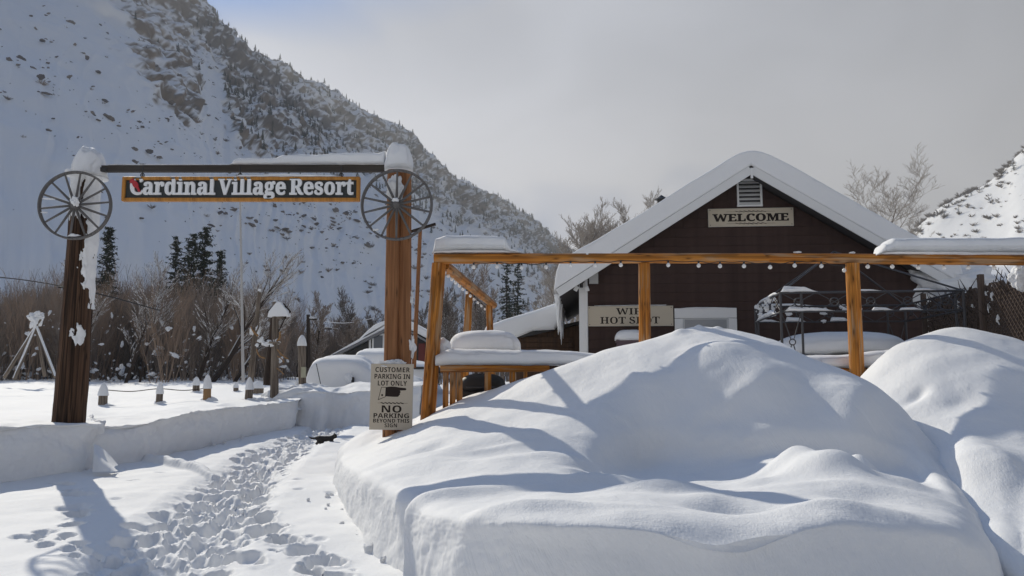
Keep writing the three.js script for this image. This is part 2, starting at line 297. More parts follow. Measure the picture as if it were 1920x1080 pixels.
// the great ploughed mound in the foreground: columns of the net run from behind the crest down to the foot
const bumps = [];
function moundDisp(p) {
  let h = soft(p) * 0.75 + 0.05 * fbm(p.x / 2.1 + 4, p.y, p.z / 2.1, 2);
  for (const [c, rx, rz, a, an] of bumps) { const dx = p.x - c.x, dz = p.z - c.z, ca = Math.cos(an), sa = Math.sin(an); const q = Math.pow((dx * ca - dz * sa) / rx, 2) + Math.pow((dx * sa + dz * ca) / rz, 2); if (q < 9) h += a * Math.exp(-q); }
  return h;
}
{
  const B = (px, py, d, rx, rz, a, an = 0) => bumps.push([at(px, py, d), rx, rz, a, an]);
  B(1560, 872, 7.1, 0.36, 0.36, 0.27); B(1600, 905, 6.4, 0.5, 0.3, 0.10);       // round lump
  B(1605, 838, 7.8, 0.14, 0.2, 0.16);
  B(1285, 910, 6.1, 0.26, 0.18, 0.07); B(1345, 640, 9.9, 0.4, 0.35, 0.14, 0.5);
  B(1400, 1000, 4.4, 0.5, 0.2, -0.06); B(1480, 830, 7.8, 0.35, 0.5, 0.10, 0.7);
  B(930, 840, 7.9, 0.45, 0.35, -0.08); B(1040, 850, 7.6, 0.5, 0.25, 0.07, 0.4); B(960, 800, 8.6, 0.6, 0.25, 0.05); B(1180, 870, 7.2, 0.5, 0.3, 0.06);
  B(1430, 690, 9.3, 0.35, 0.5, 0.1); B(1130, 905, 6.6, 0.45, 0.14, 0.07, 0.2); B(1230, 925, 5.9, 0.4, 0.13, 0.08, -0.1); B(880, 935, 6.0, 0.5, 0.12, 0.05, 0.3); B(1420, 900, 7.0, 0.24, 0.18, 0.05); B(1690, 905, 7.2, 0.3, 0.3, 0.08); B(1500, 850, 7.6, 0.25, 0.22, 0.12, 0.6); B(1380, 960, 5.2, 0.35, 0.15, -0.07); B(1560, 960, 5.1, 0.4, 0.14, 0.06); B(1000, 960, 4.9, 0.4, 0.12, 0.05); B(1275, 620, 11, 0.12, 0.12, 0.06); B(1310, 616, 11.1, 0.07, 0.07, 0.05); B(1345, 622, 11.0, 0.08, 0.08, 0.04); B(790, 850, 8.4, 0.4, 0.16, -0.03, 0.5); B(1240, 760, 9.3, 0.2, 0.5, 0.05, 0.4); B(1600, 760, 8.8, 0.22, 0.5, 0.06, -0.5); B(1700, 830, 8.2, 0.15, 0.4, 0.06, -0.5);
  { const R = rng(21); for (let i = 0; i < 75; i++) { const px = 760 + 950 * R(), py = 770 + 190 * R(); B(px, py, lerp(9.2, 5.2, (py - 770) / 190), 0.12 + 0.3 * R(), 0.06 + 0.12 * R(), (R() - 0.4) * 0.05, R() * 1.2 - 0.3); } }
  const cols = [
    [[810, 776, 13.4], [775, 784, 13.0], [730, 797, 12.3], [695, 806, 12.0], [668, 818, 12.0], [652, 830, 12.0], [640, 842, 12.1], [638, 846, 12.1]],
    [[812, 774, 13.2], [770, 795, 12.2], [725, 815, 11.4], [680, 838, 10.9], [650, 850, 10.8], [634, 862, 10.7], [626, 890, 10.75], [624, 925, 10.8]],
    [[840, 760, 12.9], [800, 790, 11.2], [760, 815, 10.2], [715, 845, 9.4], [680, 868, 9.0], [656, 884, 8.95], [645, 920, 8.95], [642, 970, 8.9]],
    [[900, 738, 12.4], [875, 770, 10.8], [840, 805, 9.5], [795, 845, 8.4], [735, 885, 7.7], [700, 905, 7.5], [692, 950, 7.35], [690, 1030, 7.1]],
    [[960, 718, 11.8], [945, 770, 10.0], [915, 815, 8.9], [870, 860, 7.8], [800, 905, 6.9], [755, 930, 6.55], [745, 985, 6.4], [755, 1100, 6.0]],
    [[1030, 694, 11.3], [1020, 760, 9.7], [1000, 820, 8.5], [965, 870, 7.3], [880, 925, 6.0], [815, 955, 5.45], [800, 1020, 5.3], [800, 1200, 5.0]],
    [[1120, 663, 11.3], [1115, 735, 9.7], [1090, 820, 8.5], [1060, 880, 7.2], [1000, 930, 5.6], [950, 965, 4.75], [940, 1040, 4.65], [930, 1260, 4.5]],
    [[1215, 637, 11.2], [1218, 700, 9.75], [1212, 800, 9.1], [1195, 882, 8.55], [1150, 930, 5.6], [1090, 968, 4.55], [1085, 1040, 4.45], [1080, 1260, 4.35]],
    [[1315, 611, 11.4], [1320, 692, 9.6], [1320, 800, 8.85], [1312, 885, 8.25], [1280, 935, 5.5], [1230, 975, 4.5], [1225, 1050, 4.4], [1225, 1260, 4.3]],
    [[1420, 632, 11.0], [1425, 696, 9.4], [1425, 800, 8.6], [1415, 880, 8.05], [1390, 945, 5.4], [1350, 1000, 4.4], [1350, 1070, 4.3], [1350, 1260, 4.25]],
    [[1520, 676, 10.0], [1525, 708, 9.3], [1530, 800, 8.5], [1522, 870, 8.0], [1500, 930, 5.9], [1470, 980, 4.6], [1470, 1050, 4.45], [1470, 1260, 4.3]],
    [[1610, 713, 9.8], [1615, 742, 9.0], [1625, 815, 8.4], [1630, 880, 7.95], [1620, 935, 6.0], [1590, 968, 4.9], [1590, 1040, 4.7], [1590, 1260, 4.4]],
    [[1690, 776, 9.4], [1695, 798, 8.8], [1705, 850, 8.35], [1715, 905, 7.8], [1725, 950, 5.9], [1715, 978, 5.0], [1715, 1050, 4.8], [1715, 1260, 4.5]],
    [[1770, 872, 8.6], [1776, 890, 8.1], [1785, 920, 7.4], [1795, 950, 6.7], [1805, 980, 5.8], [1800, 1000, 5.05], [1802, 1070, 4.9], [1802, 1260, 4.6]],
    [[1840, 985, 7.4], [1845, 995, 7.0], [1852, 1010, 6.5], [1858, 1025, 6.0], [1862, 1040, 5.5], [1862, 1056, 5.1], [1865, 1110, 5.0], [1868, 1260, 4.7]],
    [[1875, 1085, 6.4], [1880, 1090, 6.2], [1885, 1100, 5.9], [1890, 1110, 5.6], [1893, 1120, 5.3], [1895, 1130, 5.1], [1900, 1170, 5.0], [1905, 1260, 4.8]],
  ].map(P);
  const back = cols.map((c) => V(c[0].x + 0.15, Math.max(0.1, c[0].y - 0.55), c[0].z - 1.1)), back2 = cols.map((c) => V(c[0].x + 0.2, 0.0, c[0].z - 2.4));
  const rows = [back2, back, ...Array.from({ length: 8 }, (_, k) => cols.map((c) => c[k]))];
  struct('snow_mound', net(rows, 620, 420, (p, u, v, ny) => moundDisp(p) + sstep(0.75, 0.35, ny) * (0.009 * fbm(p.x * 5, p.y * 5, p.z * 5, 4, 0.65) * sstep(1.2, -0.4, p.x) + 0.006 * fbm(p.x * 9, p.y * 9, p.z * 9, 3) - 0.025 * Math.max(0, fbm(p.x * 2.2 + 3, p.y * 1.0, p.z * 2.2, 3) - 0.2))), M.snow, 'huge ploughed snow mound filling the foreground before the pergola', 'snow mound');
}
{ // second mound at the right edge
  bumps.length = 0;
  const B = (px, py, d, rx, rz, a, an = 0) => bumps.push([at(px, py, d), rx, rz, a, an]);
  B(1864, 885, 7.8, 0.34, 0.62, 0.21); B(1900, 1010, 6.2, 0.4, 0.5, 0.12); B(1800, 740, 9.3, 0.34, 0.24, -0.07); B(1715, 738, 9.8, 0.13, 0.11, -0.07); B(1900, 700, 9.7, 0.4, 0.3, 0.06); B(1760, 900, 8.0, 0.2, 0.5, -0.06); B(1760, 640, 10.2, 0.6, 0.25, 0.04);
  const cols = [
    [[1560, 745, 11.4], [1590, 765, 10.8], [1620, 800, 10.1], [1640, 840, 9.5], [1660, 900, 8.8], [1690, 1000, 8.0]],
    [[1606, 714, 11.3], [1640, 745, 10.4], [1668, 785, 9.6], [1690, 830, 9.0], [1715, 900, 8.3], [1745, 1000, 7.4]],
    [[1660, 660, 11.2], [1682, 725, 10.2], [1705, 790, 9.4], [1735, 850, 8.8], [1760, 925, 7.8], [1800, 1010, 6.9]],
    [[1720, 632, 11.2], [1735, 705, 10.0], [1760, 780, 9.15], [1785, 850, 8.5], [1805, 930, 7.6], [1840, 1030, 6.5]],
    [[1790, 616, 11.2], [1795, 690, 9.95], [1805, 765, 9.1], [1820, 850, 8.3], [1840, 935, 7.4], [1870, 1050, 6.2]],
    [[1860, 626, 11.0], [1858, 690, 9.8], [1860, 760, 9.05], [1865, 850, 8.25], [1875, 935, 7.35], [1900, 1070, 5.9]],
    [[1930, 646, 10.8], [1925, 700, 9.7], [1925, 770, 8.95], [1930, 850, 8.15], [1935, 945, 7.2], [1950, 1100, 5.6]],
    [[2060, 690, 10.1], [2060, 740, 9.3], [2060, 800, 8.6], [2060, 870, 7.9], [2060, 960, 6.5], [2060, 1120, 5.0]],
    [[2250, 760, 9.8], [2250, 800, 9.1], [2250, 850, 8.4], [2250, 910, 7.6], [2250, 1000, 6.3], [2250, 1160, 4.8]],
  ].map(P);
  const back = cols.map((c) => V(c[0].x + 0.2, c[0].y - 0.5, c[0].z - 1.2)), back2 = cols.map((c) => V(c[0].x + 0.3, 0.3, c[0].z - 2.6));
  const foot = cols.map((c) => V(c[5].x, 0, c[5].z + 1));
  const rows = [back2, back, ...Array.from({ length: 6 }, (_, k) => cols.map((c) => c[k])), foot];
  struct('snow_mound', net(rows, 320, 320, moundDisp), M.snow, 'second ploughed snow mound beside the lattice fence and gazebo', 'snow mound');
}
{ // deep snow on the deck and yard behind the mounds
  const rows = [];
  for (const z of [-11.5, -13.5, -16, -20, -30, -45]) rows.push([-0.9, 0.6, 3, 6, 10, 16].map((x, i) => V(i === 0 ? Math.min(x, -1.4 - (z + 13) * -0.02) : x, z > -12 ? 0.3 : 0.95 + (z < -18 ? 0.3 : 0), z)));
  rows.reverse();
  struct('yard_snow', net(rows, 140, 140, soft), M.snow, 'deep level snow on the yard between the pergola and the brown house', 'snow');
}

// ---------------------------------------------------------------- mountains
const masks = {};
function mountain(name, rows, nu, nv, amp, rockMask, label, seed) {
  const mask = [];
  const g = net(rows, nu, nv, (p, u, v) => {
    const m = rockMask(p, u, v), n = fbm(p.x / 90 + seed, p.y / 90, p.z / 90, 5, 0.55), r = 1 - Math.abs(fbm(p.x / 38, p.y / 60 + seed, p.z / 38, 4, 0.55));
    mask.push(m);
    const gul = 1 - Math.abs(fbm(u * 42 + 0.6 * fbm(p.x / 60, p.y / 60, 1, 2), v * 2.2, seed, 3, 0.55));
    return amp * (0.5 * n * (0.35 + m) + (seed === 3 ? 0.22 : 0.03) * (gul - 0.75) * (0.4 + m) + m * 0.75 * (r - 0.6)) + 0.12 * amp * fbm(p.x / 14, p.y / 14, p.z / 14, 3) * (0.25 + m);
  });
  const P3 = g.attributes.position, Nn = g.attributes.normal, col = new Float32Array(P3.count * 3);
  for (let k = 0; k < P3.count; k++) {
    const x = P3.getX(k), y = P3.getY(k), z = P3.getZ(k), m = mask[k];
    const n = fbm(x / 10, y / 10 + seed, z / 10, 4, 0.65), big = fbm(x / 60, y / 60, z / 60 + seed, 3);
    const rock = sstep(-0.05, 0.25, m * 0.95 - 0.74 + 0.66 * n + 0.30 * big + (0.55 - Nn.getY(k)) * 0.7 * m);
    const t = 0.75 + 0.5 * N3(x / 6, y / 6, z / 6), warm = clamp(0.5 + 0.5 * N3(x / 50, y / 50, z / 50 + 5) + 0.35 * sstep(0.34, 0.26, (k % (nu + 1)) / nu) * (seed === 3 ? 1 : 0));
    const rc = [lerp(0.11, 0.30, warm) * t, lerp(0.105, 0.225, warm) * t, lerp(0.105, 0.155, warm) * t];
    const sc = [0.82, 0.825, 0.83];
    for (let c = 0; c < 3; c++) col[3 * k + c] = lerp(sc[c], rc[c], rock);
  }
  g.setAttribute('color', new THREE.BufferAttribute(col, 3));
  const m = struct(name, g, new THREE.MeshStandardMaterial({ vertexColors: true, roughness: 0.95 }), label, 'mountain');
  return m;
}
const ridgePx = [[-700, -180], [-350, -230], [-100, -230], [60, -185], [200, -110], [348, 0], [405, 62], [470, 118], [560, 158], [640, 215], [740, 262], [800, 310], [870, 358], [950, 398], [1000, 432], [1045, 470], [1110, 510], [1250, 600]];
const footPx = [[-700, 700], [-350, 698], [-100, 695], [60, 692], [200, 690], [350, 685], [430, 682], [500, 678], [560, 672], [620, 665], [690, 655], [750, 648], [800, 640], [870, 630], [940, 622], [1010, 615], [1110, 612], [1250, 640]];
const ridgeD = [700, 720, 760, 800, 840, 900, 920, 950, 990, 1030, 1080, 1120, 1190, 1280, 1340, 1400, 1460, 1500], footD = [110, 115, 125, 135, 150, 175, 195, 215, 240, 265, 300, 330, 370, 420, 480, 560, 680, 900];
const mRows = [];
{
  const ridge = ridgePx.map(([x, y], i) => at(x, y, ridgeD[i])), foot = footPx.map(([x, y], i) => { const p = at(x, y, footD[i]); p.y = Math.max(p.y, 2); return p; });
  mRows.push(ridge.map((p) => V(p.x - 120, p.y - 160, p.z - 160)), ridge);
  for (const t of [0.2, 0.42, 0.62, 0.8]) mRows.push(ridge.map((p, i) => { const q = foot[i], s = t + 0.0; return V(lerp(p.x, q.x, s), lerp(p.y, q.y, Math.pow(s, 0.92)), lerp(p.z, q.z, s)); }));
  mRows.push(foot, foot.map((p) => V(p.x, -8, p.z + 40)));
}
const reach = [[0, 0.05], [2.5, 0.05], [3, 0.1], [3.5, 0.3], [4, 0.46], [5, 0.68], [5.22, 0.6], [5.5, 0.26], [6, 0.28], [6.4, 0.55], [7, 0.7], [7.6, 0.68], [8, 0.62], [9, 0.48], [10, 0.42], [11, 0.36], [13, 0.42], [18, 0.42]];
const lower = (u) => { // how far down the face the crags reach, by column: two outcrops with a snow gully between
  const c = u * (ridgePx.length - 1); let k = 1; while (k < reach.length - 1 && c > reach[k][0]) k++;
  return lerp(reach[k - 1][1], reach[k][1], sstep(reach[k - 1][0], reach[k][0], c));
};
const faceV = (v) => (v * 7 - 1) / 5;                          // 0 at the ridge, 1 at the foot
const rockM = (p, u, v) => { const f = faceV(v), l = lower(u) * (1 + 0.35 * fbm(p.x / 120, p.y / 120, 3, 3)); return clamp(sstep(l + 0.08, l - 0.10, f) * (0.85 + 0.2 * fbm(p.x / 70, p.y / 70, p.z / 70, 2)) + 0.06); };
mountain('mountain', mRows, 560, 380, 16, rockM, 'steep snowy mountain side with a dark rocky wooded ridge behind the gate', 3);
const hRows = [];
{
  const r = [[1400, 660, 640], [1560, 545, 620], [1690, 462, 600], [1720, 432, 590], [1760, 396, 580], [1805, 372, 570], [1850, 350, 560], [1885, 322, 555], [1920, 288, 550], [2000, 225, 545], [2200, 90, 540]].map((q) => at(...q));
  const f = [[1400, 680, 440], [1560, 640, 420], [1690, 620, 400], [1720, 620, 390], [1760, 620, 380], [1805, 620, 370], [1850, 620, 360], [1885, 620, 350], [1920, 620, 340], [2000, 620, 330], [2200, 620, 320]].map((q) => at(...q));
  hRows.push(r.map((p) => V(p.x + 40, p.y - 60, p.z - 80)), r);
  for (const t of [0.33, 0.66]) hRows.push(r.map((p, i) => p.clone().lerp(f[i], t)));
  hRows.push(f, f.map((p) => V(p.x, -5, p.z + 20)));
}
mountain('hill', hRows, 240, 160, 5, (p, u, v) => 0.1, 'sunlit snowy hillside dotted with shrubs beyond the lattice fence', 11);
// ---------------------------------------------------------------- wood, paint, print
const srgb = (x) => (x <= 0.0031308 ? 12.92 * x : 1.055 * Math.pow(x, 1 / 2.4) - 0.055);
const LIN = (r, g, b) => new THREE.Color().setRGB(r, g, b);
function woodMat(a, b, o = {}) {                                // a, b: linear colours of pale and dark grain
  const { seed = 1, knots = 5, rough = 0.7, fu = 14, fv = 1.6, crack = 0.2, bump = 0.006, rep = [2, 0.5] } = o, R = rng(seed * 91), ks = [];
  for (let i = 0; i < knots; i++) ks.push([R(), R(), 0.02 + 0.035 * R()]);
  const f = (u, v) => {
    let k = 0; for (const [x, y, r] of ks) { const dx = Math.min(Math.abs(u - x), 1 - Math.abs(u - x)), dy = Math.min(Math.abs(v - y), 1 - Math.abs(v - y)) * 0.45 * 2; k = Math.max(k, Math.exp(-(dx * dx + dy * dy) / (r * r) * 3)); }
    const g = 0.5 + 0.55 * tileNoise(u, v, fu, fv, seed * 3.1, 4) + 0.25 * tileNoise(u, v, 3, 2.5, seed + 9, 3), c = sstep(0.52, 0.7, 0.5 + 0.6 * tileNoise(u, v, 22, 0.8, seed * 7.7, 2)) * crack;
    return [clamp(g), k, c];
  };
  const map = dataTex(256, 512, (u, v) => { const [g, k, c] = f(u, v), m = (1 - 0.75 * k) * (1 - 0.8 * c), w = (o.worn || 0) * sstep(0.05, 0.5, tileNoise(u, v, 5, 2.2, seed + 40, 4)), st = 1 - (o.worn || 0) * 0.6 * sstep(0.1, 0.45, tileNoise(u, v, 4, 3, seed + 60, 4)); return [0, 1, 2].map((i) => srgb(clamp(lerp(lerp(b[i], a[i], g), [0.40, 0.30, 0.20][i], w) * m * st))); }, true);
  const bm = dataTex(256, 512, (u, v) => { const [g, k, c] = f(u, v), h = 0.35 + 0.4 * g - 0.6 * c; return [h, h, h]; });
  map.repeat.set(...rep); bm.repeat.set(...rep);
  return new THREE.MeshPhysicalMaterial({ map, bumpMap: bm, bumpScale: bump, roughness: rough, specularIntensity: o.spec ?? 0.4 });
}
const plain = (r, g, b, rough = 0.7, o = {}) => new THREE.MeshPhysicalMaterial({ color: LIN(r, g, b), roughness: rough, ...o });
M.honey = woodMat([0.60, 0.255, 0.05], [0.34, 0.105, 0.014], { seed: 2, knots: 12, rough: 0.55, crack: 0.45, spec: 0.3, worn: 0.6 });
M.redwood = woodMat([0.36, 0.17, 0.075], [0.16, 0.062, 0.024], { seed: 4, knots: 4, rough: 0.65 });
M.darkLog = woodMat([0.125, 0.07, 0.042], [0.028, 0.016, 0.011], { seed: 5, knots: 3, crack: 0.8, bump: 0.02, rough: 0.85 });
M.greyWood = woodMat([0.30, 0.25, 0.20], [0.13, 0.10, 0.08], { seed: 6, knots: 3, crack: 0.6, bump: 0.012, rough: 0.9 });
M.tanWood = woodMat([0.42, 0.26, 0.13], [0.22, 0.12, 0.05], { seed: 8, knots: 3, rough: 0.85 });
M.barkDark = woodMat([0.085, 0.062, 0.05], [0.03, 0.022, 0.018], { seed: 9, knots: 0, crack: 0.6, bump: 0.015, rough: 0.95 });
M.ironGrey = woodMat([0.20, 0.19, 0.185], [0.095, 0.09, 0.087], { seed: 10, knots: 0, crack: 0.3, bump: 0.003, rough: 0.75 });
M.beam = woodMat([0.075, 0.066, 0.058], [0.04, 0.034, 0.03], { seed: 11, knots: 0, crack: 0.2, rough: 0.8 });
M.wall = woodMat([0.066, 0.040, 0.034], [0.044, 0.026, 0.022], { seed: 12, knots: 0, crack: 0.1, bump: 0.003, rough: 0.8, rep: [0.3, 0.7] });
M.white = plain(0.72, 0.72, 0.71, 0.55);
M.dark = plain(0.025, 0.024, 0.025, 0.6);
M.steel = plain(0.06, 0.06, 0.066, 0.5, { metalness: 0.3 });
M.signWood = woodMat([0.55, 0.26, 0.06], [0.36, 0.15, 0.03], { seed: 13, knots: 0, rough: 0.5 });
M.board = plain(0.022, 0.026, 0.026, 0.6);
M.letter = plain(0.80, 0.80, 0.80, 0.6);
M.red = plain(0.42, 0.02, 0.03, 0.5);
M.ice = new THREE.MeshPhysicalMaterial({ color: LIN(0.90, 0.92, 0.94), roughness: 0.3, transmission: 0.3, thickness: 0.04, ior: 1.31 });
M.bulb = new THREE.MeshPhysicalMaterial({ color: LIN(0.97, 0.97, 0.96), roughness: 0.25, transmission: 0.35, thickness: 0, ior: 1.45 });
M.glassDark = plain(0.10, 0.11, 0.13, 0.08);
function printMat(w, h, draw, rough = 0.7) {
  const c = document.createElement('canvas'); c.width = w; c.height = h; const x = c.getContext('2d'); draw(x, w, h);
  const t = new THREE.CanvasTexture(c); t.colorSpace = THREE.SRGBColorSpace;
  return new THREE.MeshPhysicalMaterial({ map: t, roughness: rough, specularIntensity: 0.4 });
}
function fit(x, text, cx, top, w, h, font) {
  x.save(); x.font = `bold 100px ${font}`; x.textAlign = 'center'; x.textBaseline = 'alphabetic';
  const m = x.measureText(text); x.translate(cx, top + h); x.scale(w / m.width, h / 72); x.fillText(text, 0, 0); x.restore();
}
function grain(x, w, h, seed, n, alpha) { const R = rng(seed); for (let i = 0; i < n; i++) { const v = Math.floor(R() * 90 + 60); x.fillStyle = `rgba(${v},${v - 6},${v - 14},${alpha * R()})`; x.fillRect(R() * w, R() * h, 2 + R() * w * 0.12, 1 + R() * 2); } }
function face(cx, cy, cz, w, h) { const g = new THREE.PlaneGeometry(w, h); g.translate(cx, cy, cz); return g; }

// ---------------------------------------------------------------- snow lying on things
function dome(c, rx, rz, h, o = {}) {
  const { n = 2.4, seed = 1, rough = 0.06, lean = 0, turn = 0 } = o, nu = 40, nv = 16, pos = [], idx = [];
  for (let j = 0; j <= nv; j++) { const b = j / nv * Math.PI / 2; for (let i = 0; i <= nu; i++) {
    const a = i / nu * 2 * Math.PI, e = 2 / n, s = (v) => Math.sign(v) * Math.pow(Math.abs(v), e), cb = Math.pow(Math.cos(b), e), sb = Math.pow(Math.sin(b), e);
    const ux = s(Math.cos(a)) * cb, uz = s(Math.sin(a)) * cb, k = 1 + rough * fbm(ux * 1.6 + seed * 5, sb * 1.6, uz * 1.6, 3);
    pos.push(rx * ux * k + lean * sb, h * sb * (1 + rough * fbm(ux * 2 + seed, 3, uz * 2, 2)), rz * uz * k);
  } }
  for (let j = 0; j < nv; j++) for (let i = 0; i < nu; i++) { const p = j * (nu + 1) + i, q = p + nu + 1; idx.push(p, q, p + 1, p + 1, q, q + 1); }
  const k = pos.length / 3; pos.push(0, 0, 0); for (let i = 0; i < nu; i++) idx.push(k, i, i + 1);
  const g = new THREE.BufferGeometry(); g.setAttribute('position', new THREE.Float32BufferAttribute(pos, 3)); g.setIndex(idx); g.computeVertexNormals();
  if (turn) g.rotateY(turn); g.translate(c.x, c.y, c.z); boxUV(g); return g;
}
function loaf(list, o = {}) {                                    // list of [point, half width, height] along a rail
  const { seed = 1, rough = 0.08, n = 2.6, steps = 60 } = o, pos = [], idx = [], K = 22, L = list.length - 1;
  const dir = list[L][0].clone().sub(list[0][0]).setY(0).normalize(), side = V(-dir.z, 0, dir.x);
  for (let j = 0; j <= steps; j++) {
    const f = j / steps * L, i = Math.min(L - 1, Math.floor(f)), t = f - i, s = t * t * (3 - 2 * t), p = list[i][0].clone().lerp(list[i + 1][0], t), w = lerp(list[i][1], list[i + 1][1], s), h = lerp(list[i][2], list[i + 1][2], s);
    for (let k = 0; k <= K; k++) {
      const a = k / K * Math.PI, e = 2 / n, c = Math.sign(Math.cos(a)) * Math.pow(Math.abs(Math.cos(a)), e), sn = Math.pow(Math.sin(a), e);
      const r = 1 + rough * fbm(p.x * 1.7 + seed * 3, p.z * 1.7 + c, sn * 1.5, 3) + 0.4 * rough * N3(p.x * 7, seed, c * 2);
      pos.push(p.x + side.x * w * c * r, p.y + h * sn * r - (sn < 0.01 ? 0.012 * Math.max(0, N3(p.x * 9, seed, p.z * 9)) : 0), p.z + side.z * w * c * r);
    }
  }
  for (let j = 0; j < steps; j++) for (let k = 0; k < K; k++) { const p = j * (K + 1) + k, q = p + K + 1; idx.push(p, q, p + 1, p + 1, q, q + 1); }
  for (let j = 0; j < steps; j++) { const p = j * (K + 1), q = p + K + 1; idx.push(p, p + K, q, q, p + K, q + K); }
  for (const j of [0, steps]) for (let k = 1; k < K; k++) { const p = j * (K + 1); idx.push(...(j ? [p, p + k, p + k + 1] : [p, p + k + 1, p + k])); }
  const g = new THREE.BufferGeometry(); g.setAttribute('position', new THREE.Float32BufferAttribute(pos, 3)); g.setIndex(idx); g.computeVertexNormals(); boxUV(g); return g;
}
function blob(c, rx, ry, rz, seed = 1, rough = 0.25, sub = 4) {
  const g = new THREE.IcosahedronGeometry(1, sub * 3), p = g.attributes.position;
  for (let i = 0; i < p.count; i++) { const x = p.getX(i), y = p.getY(i), z = p.getZ(i), k = 1 + rough * fbm(x * 1.4 + seed * 3.3, y * 1.4, z * 1.4, 3); p.setXYZ(i, c.x + x * rx * k, c.y + y * ry * k, c.z + z * rz * k); }
  const m = mergeVerts(g); boxUV(m); return m;
}
function mergeVerts(g) { // weld an icosahedron so that it shades smoothly
  const p = g.attributes.position, map = new Map(), pos = [], idx = [];
  for (let i = 0; i < p.count; i++) { const k = [p.getX(i), p.getY(i), p.getZ(i)].map((v) => Math.round(v * 2e4)).join(); if (!map.has(k)) { map.set(k, pos.length / 3); pos.push(p.getX(i), p.getY(i), p.getZ(i)); } idx.push(map.get(k)); }
  const o = new THREE.BufferGeometry(); o.setAttribute('position', new THREE.Float32BufferAttribute(pos, 3)); o.setIndex(idx); o.computeVertexNormals(); return o;
}
// snow plastered on a log: thick(t, angle) in metres, below zero where the wood is bare
function plaster(a, b, r0, r1, thick, nu = 90, nv = 260) {
  const pos = [], idx = [], ax = b.clone().sub(a);
  for (let j = 0; j <= nv; j++) for (let i = 0; i <= nu; i++) {
    const t = j / nv, an = i / nu * 2 * Math.PI - Math.PI, r = lerp(r0, r1, t) * 0.97 + Math.max(-0.03, thick(t, an)), p = a.clone().addScaledVector(ax, t);
    pos.push(p.x + Math.sin(an) * r, p.y, p.z + Math.cos(an) * r);
  }
  for (let j = 0; j < nv; j++) for (let i = 0; i < nu; i++) { const p = j * (nu + 1) + i, q = p + nu + 1; idx.push(p, p + 1, q, p + 1, q + 1, q); }
  const g = new THREE.BufferGeometry(); g.setAttribute('position', new THREE.Float32BufferAttribute(pos, 3)); g.setIndex(idx); g.computeVertexNormals(); boxUV(g); return g;
}

// ---------------------------------------------------------------- the gate
{
  const a = at(128, 812, 12.5), b = at(163, 316, 12.5);
  const t = thing('gate_log', 'thick dark weathered log post plastered with snow holding the gate beam, wheel before it', 'post');
  part('trunk', log(a, b, 0.236, 0.202, 3, 0.07, 36, 60), M.darkLog, t);
  const deg = Math.PI / 180;
  part('snow', plaster(a, b, 0.236, 0.202, (t, an) => {
    const d = an / deg, n = 14 * fbm(t * 26, d * 0.06, 2, 4) * 1.4 + 16 * fbm(t * 4, d * 0.02, 7, 2);
    const sideEdge = t < 0.46 ? 140 : lerp(75, 32, sstep(0.46, 0.62, t)) + n;
    let s = sstep(-8, 12, d - sideEdge) * sstep(175, 120, d);
    const up = sstep(0.77, 0.83, t + n * 0.0012), hole = sstep(8, 2, Math.abs(d - 20 - 6 * Math.sin(t * 40))) * sstep(0.02, 0.12, fbm(t * 17, 1, d * 0.05, 2));
    s = Math.max(s, up * sstep(-75, -50, d + n) * (1 - hole));
    const px = (d - 38) / 26, py = (t - 0.36) / 0.042; s = Math.max(s, sstep(1.25, 0.6, Math.hypot(px, py) + 0.03 * n));
    return -0.03 + s * (0.055 + 0.02 * fbm(t * 20, an * 2, 4, 3));
  }), M.snow, t);
  part('snow_cap', [dome(V(b.x + 0.06, b.y - 0.16, b.z), 0.26, 0.28, 0.52, { n: 2.1, seed: 2, rough: 0.12, lean: -0.03 }), blob(V(b.x - 0.16, b.y - 0.1, b.z + 0.1), 0.12, 0.07, 0.12, 3)], M.snow, t);
  part('peg', bar(at(108, 538, 12.3), at(124, 540, 12.4), 0.012), M.dark, t);
}
let gateTop;
{
  const t = thing('gate_post', 'pair of red brown logs standing side by side behind the parking notice', 'post');
  part('log', log(at(731, 835, 11.35), at(739, 316, 11.35), 0.106, 0.098, 7, 0.03, 24, 40), M.redwood, t);
  part('log', log(at(757, 835, 11.42), at(759, 316, 11.42), 0.108, 0.098, 9, 0.03, 24, 40), M.redwood, t);
  gateTop = at(748, 318, 11.4);
  part('snow_cap', dome(V(gateTop.x, gateTop.y - 0.03, gateTop.z), 0.205, 0.22, 0.42, { n: 2.7, seed: 5, rough: 0.1 }), M.snow, t);
  part('snow', [blob(at(741, 352, 11.22), 0.105, 0.17, 0.07, 4, 0.5), blob(at(724, 685, 11.2), 0.14, 0.055, 0.09, 6, 0.6), blob(at(741, 681, 11.22), 0.12, 0.05, 0.08, 9, 0.6), blob(at(771, 650, 11.42), 0.05, 0.16, 0.05, 8, 0.7), blob(at(771, 560, 11.42), 0.025, 0.09, 0.04, 11, 0.7)], M.snow, t);
}
